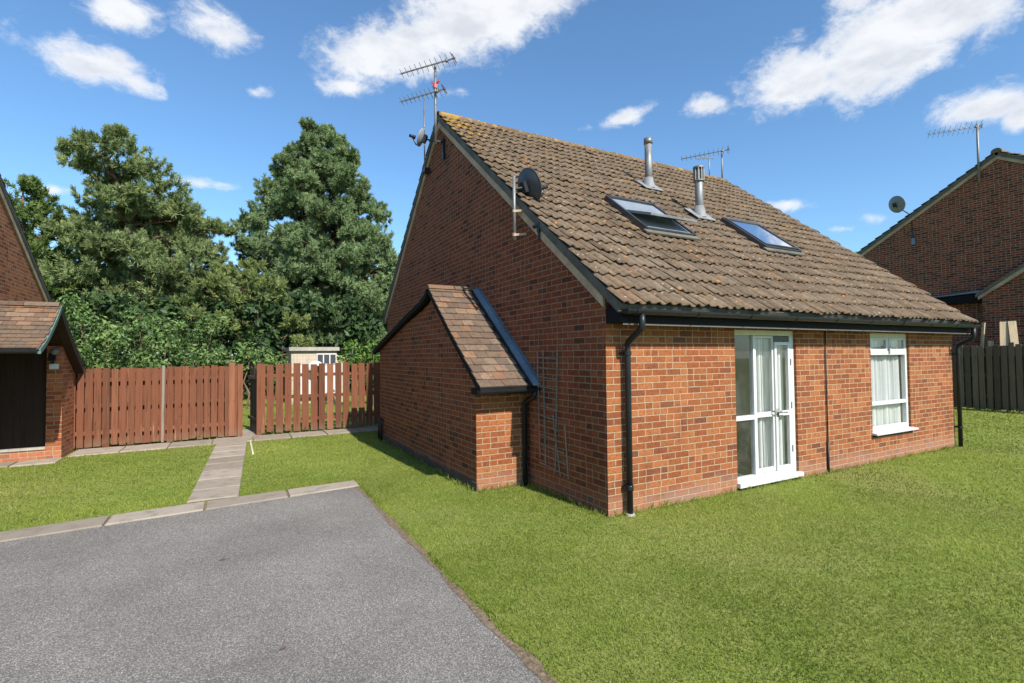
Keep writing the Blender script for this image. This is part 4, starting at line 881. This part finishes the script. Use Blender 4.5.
def leafy(name, label, cat, base, cl, m, per=260, size=.13, flat=.95, group=None):
    root = thing(name, base, label, cat, group); mb = MB(); full = []
    for (x, y, z, r) in cl:
        limb(mb, (base[0]+(x-base[0])*.75, base[1]+(y-base[1])*.75+.25, 0), (x, y, z), .035, .01, .05); full.append((x, y, z, r*.8))
        for _ in range(4):
            a = rng.uniform(0, 6.283); full.append((x+r*.7*math.cos(a), y+r*.7*math.sin(a), z+r*.6*rng.uniform(-.7, .9), r*rng.uniform(.3, .5)))
    mb.build('stems', 'trunk', root)
    P, D = clump_points(full, per, flat, .45); n = len(P); a = D+nr.normal(0, .55, (n, 3)); a /= np.linalg.norm(a, axis=1, keepdims=True)
    t = np.cross(a, nr.normal(0, 1, (n, 3))); t /= np.linalg.norm(t, axis=1, keepdims=True); b = np.cross(a, t); sz = size*nr.uniform(.6, 1.25, (n, 1))
    V = np.stack([P-t*sz, P+b*sz*.42-a*sz*.1, P+t*sz, P-b*sz*.42-a*sz*.1], 1).reshape(-1, 3)
    npmesh('foliage', V, np.arange(n*4).reshape(-1, 4), nr.random(n), m, root); return root
PINE = [(-8.14, 20.75, 10.0, 0.79), (-8.83, 21.16, 9.54, 0.63), (-7.76, 23.42, 11.04, 0.8), (-9.4, 22.32, 10.33, 0.37), (-7.6, 20.87, 10.75, 0.36), (-8.74, 21.9, 10.72, 0.37), (-7.9, 22.22, 9.51, 1.01), (-6.58, 21.25, 9.55, 0.83), (-6.27, 23.37, 9.37, 1.0), (-6.89, 21.04, 8.27, 0.82), (-5.41, 22.2, 8.22, 0.97), (-4.86, 22.68, 7.54, 0.91), (-4.27, 22.39, 7.68, 0.5), (-5.64, 22.89, 6.9, 1.17), (-6.81, 23.32, 7.33, 0.99), (-8.85, 23.8, 8.23, 0.88), (-7.6, 21.56, 6.25, 1.07), (-8.79, 22.69, 6.56, 1.0), (-9.44, 22.73, 6.92, 0.83), (-6.61, 21.73, 5.44, 1.1), (-5.12, 20.81, 5.49, 1.01), (-8.32, 23.96, 5.07, 1.15), (-8.83, 21.39, 4.99, 0.87), (-4.36, 21.97, 6.4, 0.63), (-6.12, 23.95, 8.0, 0.84), (-7.44, 22.68, 7.56, 0.78), (-7.02, 22.33, 4.29, 1.11), (-5.86, 23.54, 4.47, 1.1), (-7.74, 20.61, 3.5, 0.94), (-7.45, 23.12, 9.12, 0.7), (-6.73, 22.01, 8.0, 0.85), (-7.76, 20.83, 8.01, 0.71), (-6.23, 23.1, 8.25, 0.81), (-8.58, 23.76, 7.19, 0.88), (-7.08, 21.36, 6.26, 0.82), (-6.39, 22.97, 6.62, 0.89), (-8.52, 21.45, 9.37, 0.48), (-7.19, 23.29, 9.84, 0.71), (-8.38, 23.03, 9.26, 0.6), (-4.62, 21.62, 6.0, 0.79), (-4.9, 23.81, 5.01, 0.95), (-3.86, 23.22, 5.24, 0.66)]
SPRUCE = [(-11.93, 26.07, 9.49, 0.63), (-11.45, 26.62, 8.94, 0.83), (-11.86, 25.3, 8.09, 0.96), (-11.0, 26.54, 8.04, 0.93), (-11.73, 26.73, 7.3, 1.11), (-10.05, 24.74, 7.06, 0.8), (-10.18, 27.01, 6.46, 1.15), (-10.88, 25.45, 6.0, 1.16), (-11.88, 25.45, 6.58, 1.05), (-10.22, 24.84, 4.85, 1.15), (-9.53, 26.68, 4.62, 1.05), (-9.51, 25.44, 7.96, 0.64), (-12.02, 26.63, 5.19, 1.14), (-8.92, 25.5, 3.14, 1.11), (-10.14, 26.14, 3.38, 1.11), (-11.17, 25.39, 3.54, 1.06)]
YEW = [(-3.27, 20.45, 5.14, 0.78), (-4.17, 19.36, 4.61, 0.73), (-2.36, 19.29, 4.62, 0.76), (-4.93, 20.76, 4.02, 0.76), (-1.47, 20.72, 4.02, 0.81), (-3.45, 20.33, 4.04, 1.02), (-2.46, 21.22, 3.48, 1.08), (-4.34, 19.38, 3.11, 0.88), (-5.47, 20.99, 2.97, 0.75), (-1.0, 19.16, 3.16, 0.6), (-1.42, 21.27, 2.59, 0.92), (-3.26, 20.47, 2.55, 1.03), (-4.72, 20.4, 2.12, 0.83), (-2.66, 21.36, 5.84, 0.45), (-3.95, 20.9, 5.5, 0.39), (-5.8, 20.81, 2.34, 0.58), (-0.96, 18.85, 2.3, 0.51)]
LAUREL = [(-7.39, 15.01, 3.0, 0.54), (-7.49, 14.42, 2.04, 0.51), (-6.76, 14.77, 2.49, 0.6), (-6.05, 14.92, 2.91, 0.49), (-6.46, 16.16, 2.0, 0.65), (-5.52, 14.81, 2.19, 0.56), (-7.01, 14.94, 1.75, 0.54), (-4.91, 15.59, 1.85, 0.46), (-8.14, 15.84, 2.52, 0.55), (-4.54, 16.56, 2.41, 0.63), (-6.68, 15.83, 2.53, 0.57), (-7.55, 14.66, 3.35, 0.41), (-5.34, 15.66, 2.87, 0.52), (-7.28, 15.72, 2.43, 0.62), (-5.75, 14.63, 1.73, 0.49), (-4.08, 16.01, 2.92, 0.55), (-7.49, 14.99, 1.6, 0.47), (-6.51, 15.61, 1.49, 0.5)]
LOWB = [(-4.2, 15.38, 1.78, 0.47), (-3.46, 15.39, 1.63, 0.44), (-2.65, 15.16, 1.76, 0.48), (-3.08, 15.22, 2.04, 0.38), (-2.12, 14.68, 1.62, 0.34)]
BUSH = [(0.11, 13.88, 2.18, 0.31), (0.42, 13.44, 1.93, 0.38), (-0.09, 13.91, 1.73, 0.28), (0.84, 13.76, 2.15, 0.32), (1.1, 13.95, 1.65, 0.43), (0.28, 13.75, 1.52, 0.35)]

PINE += [(x_+rng.uniform(-.9, .9), y_+rng.uniform(.3, 1.8), z_+rng.uniform(-.7, .5), r_*.95) for (x_, y_, z_, r_) in PINE if z_ < 8.3 and x_ > -9.2]
conifer('pine_tree', 'open crowned pine leaning left with bare forked limbs', 'tree', [(-6.75, 22.5, 0), (-6.9, 22.4, 3.5), (-7.35, 22.36, 7.2), (-7.75, 22.3, 8.9), (-8.3, 22.2, 10.6)], .26, PINE, 'pine')
prof = [(1.2, 3.0), (2.4, 3.9), (4.8, 4.15), (6.6, 4.05), (7.9, 3.75), (9.2, 3.1), (10, 3.0), (11.2, 2.35), (12.6, 1.55), (13.4, 1.0), (14.2, .25)]
FIR = []; z = 1.5; fx, fy = .62, 24.2
while z < 14.1:
    w0 = float(np.interp(z, [p[0] for p in prof], [p[1] for p in prof]))*1.12; nb = max(3, int(4+w0*1.5)); a0 = rng.uniform(0, 6.28)
    for k in range(nb):
        a = a0+k*6.283/nb+rng.uniform(-.25, .25); ln = w0*rng.uniform(.78, 1.10); rr_ = .30+.12*w0
        FIR.append((fx+math.cos(a)*ln*.84, fy+math.sin(a)*ln*.84, z-.05*ln+rng.uniform(-.25, .25), rr_*rng.uniform(.75, 1.1)))
        if ln > 1.8 and rng.random() < .8: FIR.append((fx+math.cos(a+.12)*ln*.45, fy+math.sin(a+.12)*ln*.45, z+.25+rng.uniform(-.2, .2), rr_*.85))
    z += .62 if z < 12 else .42
FIR += [(fx-.35, fy, 13.7, .28), (fx+.25, fy-.2, 13.9, .28), (fx+.7, fy, 13.3, .3), (fx-.75, fy, 13.1, .3)]
conifer('fir_tree', 'tall dense blue green conifer with a broad conical crown', 'tree', [(fx, fy, 0), (fx+.05, fy, 6), (fx, fy, 13.8)], .30, FIR, 'fir', per=200, K=11, L=.17, wd=.036, spread=.60)
conifer('spruce_tree', 'dark feathery evergreen behind the left brick gable', 'tree', [(-11.6, 26.2, 0), (-11.7, 26.1, 5), (-11.85, 26.1, 9.8)], .22, SPRUCE, 'spruce', per=220, K=10, L=.20, wd=.045, flat=.6)
conifer('yew_tree', 'rounded olive green evergreen in front of the two tall conifers', 'tree', [(-3.2, 20.4, 0), (-3.2, 20.4, 2.5), (-3.1, 20.4, 4.8)], .2, YEW, 'yew', per=200, K=11, L=.17, wd=.034)
leafy('laurel_shrub', 'broad mid green leafy shrub behind the closely boarded fence', 'shrub', (-6.6, 15.7, 0), LAUREL, 'laurel', 900, .075)
leafy('laurel_shrub', 'lower leafy shrub behind the gate, under the olive evergreen', 'shrub', (-3.2, 15.2, 0), LOWB, 'laurel', 950, .07)
leafy('leafy_bush', 'bright green bush between the cream shed and the orange house', 'shrub', (.4, 13.8, 0), BUSH, 'bush', 700, .09)
HG = [(x_, 30+rng.uniform(-1, 1), zz+rng.uniform(-.4, .4), rng.uniform(1.2, 1.6)) for x_ in np.arange(-24, 14, 1.7) for zz in (1.0, 2.8, 4.4, 5.8)]
leafy('hedge', 'dark tall hedge closing the garden behind the conifers', 'hedge', (-5, 30.5, 0), HG, 'hedge', 95, .34)
HG = [(x_, 20.2+rng.uniform(-.5, .5), zz+rng.uniform(-.2, .2), rng.uniform(.7, 1.0)) for x_ in np.arange(-9.5, 3, 1.15) for zz in (.6, 1.7, 2.8, 3.8)]
leafy('hedge', 'low dark hedge running behind the cream shed', 'hedge', (-3, 20.4, 0), HG, 'hedge', 230, .18)
leafy('far_tree', 'distant tree top peeping between the two roofs at the right', 'tree', (38.8, 18.1, 0), [(38.8, 18.1, 9.3, .9), (38.2, 18.3, 8.3, 1.2), (39.4, 18, 8.2, 1.3), (38.8, 18.1, 6.5, 1.8)], 'bush', 120, .2)

# ================================================================== GRASS
def grass_mask(x, y):
    k = ~((x < DX+.02) & (y < yb(x)+.35+.03*(-2-x)/3.5) & (y < 3.4))
    k &= ~((x > pl(y)-.0) & (x < pl(y)+.55) & (y > 2.9) & (y < 7.7)); f = (x+6.15)/5.7
    k &= ~((x > -6.2) & (x < -.42) & (y > 7.58+.25*f) & (y < 8.36+.16*f)); k &= ~((x > -3.86) & (x < -3.0) & (y > 8.3) & (y < 9.7))
    k &= ~((x > -.01) & (x < HX) & (y > 0) & (y < 8.9)); k &= ~((x > PX-.03) & (x < .05) & (y > 1.69) & (y < 6.45)); k &= ~((x < -6.2) & (y > 6.95) & (y < 16))
    k &= ~((x > 15.78) & (x < 15.95)); k &= ~((x > -1.65) & (x < .6) & (y > 16.4)); k &= ~((np.abs(y-.0) < .02) & (x > 0) & (x < HX)); k &= x < 15.75
    return k
Vs = []; Rs = []
def blades(x0, x1, y0, y1, dmin, dmax, dens, h, wd):
    n = int((x1-x0)*(y1-y0)*dens); x = nr.uniform(x0, x1, n); y = nr.uniform(y0, y1, n); d = np.hypot(x-CP.x, y-CP.y)
    k = (d >= dmin) & (d < dmax) & grass_mask(x, y); fx_ = (x-CP.x)*.4818+(y-CP.y)*.8759; sx_ = (x-CP.x)*.8763-(y-CP.y)*.4817
    k &= (np.abs(sx_) < fx_*1.25+1.5); x, y = x[k], y[k]; n = len(x)
    pt = .5+.16*np.sin(x*1.3+y*.7)+.16*np.sin(x*.5-y*1.9+1)+.14*np.sin(x*3.1+2*np.sin(y*1.7))+.12*np.sin(y*4.3+1.5*np.sin(x*2.3))+nr.normal(0, .12, n)
    hh = h*nr.uniform(.45, 1.15, n)*(.85+.3*pt); a = nr.uniform(0, 6.283, n); ln = hh*np.abs(nr.normal(.7, .6, n)); b = nr.uniform(0, 6.283, n)
    P = np.stack([x, y, np.zeros(n)], 1); s = np.stack([np.cos(a), np.sin(a), 0*a], 1)*wd/2; t = P+np.stack([np.cos(b)*ln, np.sin(b)*ln, hh], 1); m_ = P*.5+t*.5+np.stack([0*a, 0*a, hh*.16], 1)
    Vs.append(np.stack([P-s, P+s, m_+s*.7, t, m_-s*.7], 1).reshape(-1, 3))
    r = .08+.50*nr.random(n)+.45*np.clip(pt, 0, 1); r[nr.random(n) < .05] = 1.0; Rs.append(np.clip(r, 0, 1))
blades(-4, 6, -5, 4, 0, 4.6, 7500, .020, .0050)
blades(-8, 9, -6, 5, 4.6, 8, 3800, .021, .0070)
blades(-9, 14, -6, 10, 8, 13, 1300, .024, .011)
blades(-9, 17, -6, 18, 13, 22, 350, .032, .022)
blades(0, 8.1, -.07, -.01, 0, 14, 1500, .075, .008)
blades(-.86, -.80, 1.7, 6.6, 0, 14, 1500, .075, .009)
blades(-.80, -.02, 1.62, 1.68, 0, 14, 1500, .08, .008)
blades(-.07, -.01, 0, 1.66, 0, 14, 1600, .08, .008)
blades(-2.06, -1.99, -4, 2.8, 0, 9, 1800, .045, .006)
blades(-6.1, -.4, 8.54, 8.66, 0, 16, 900, .13, .012)
blades(-5.6, -2.05, 2.95, 3.12, 0, 10, 900, .045, .007)
blades(15.62, 15.75, -5, 6, 0, 24, 400, .14, .02)
V = np.concatenate(Vs); R = np.concatenate(Rs); F = np.arange(len(V)).reshape(-1, 5)
tag(npmesh('grass', V, F, R, 'grassblade'), 'short mown green grass covering the lawn', 'grass', kind='stuff')
# taller tufts against walls and slab edges
for (x, y, s_) in ((-1.2, .9, 1),): pass
lv = [((-3.62, .75), 'small dark dead leaf on the grey driveway, upper of the two near the middle'), ((-3.28, -.98), 'small dark dead leaf on the grey driveway, nearest the camera')]
for (x, y), lb in lv:
    mb = MB(); mb.add([(x-.022, y, .012), (x, y-.01, .014), (x+.026, y+.004, .018), (x+.004, y+.014, .030)], [(0, 1, 2, 3)]); tag(mb.build('fallen_leaf', 'sofa'), lb, 'leaf', 'leaves on the driveway')
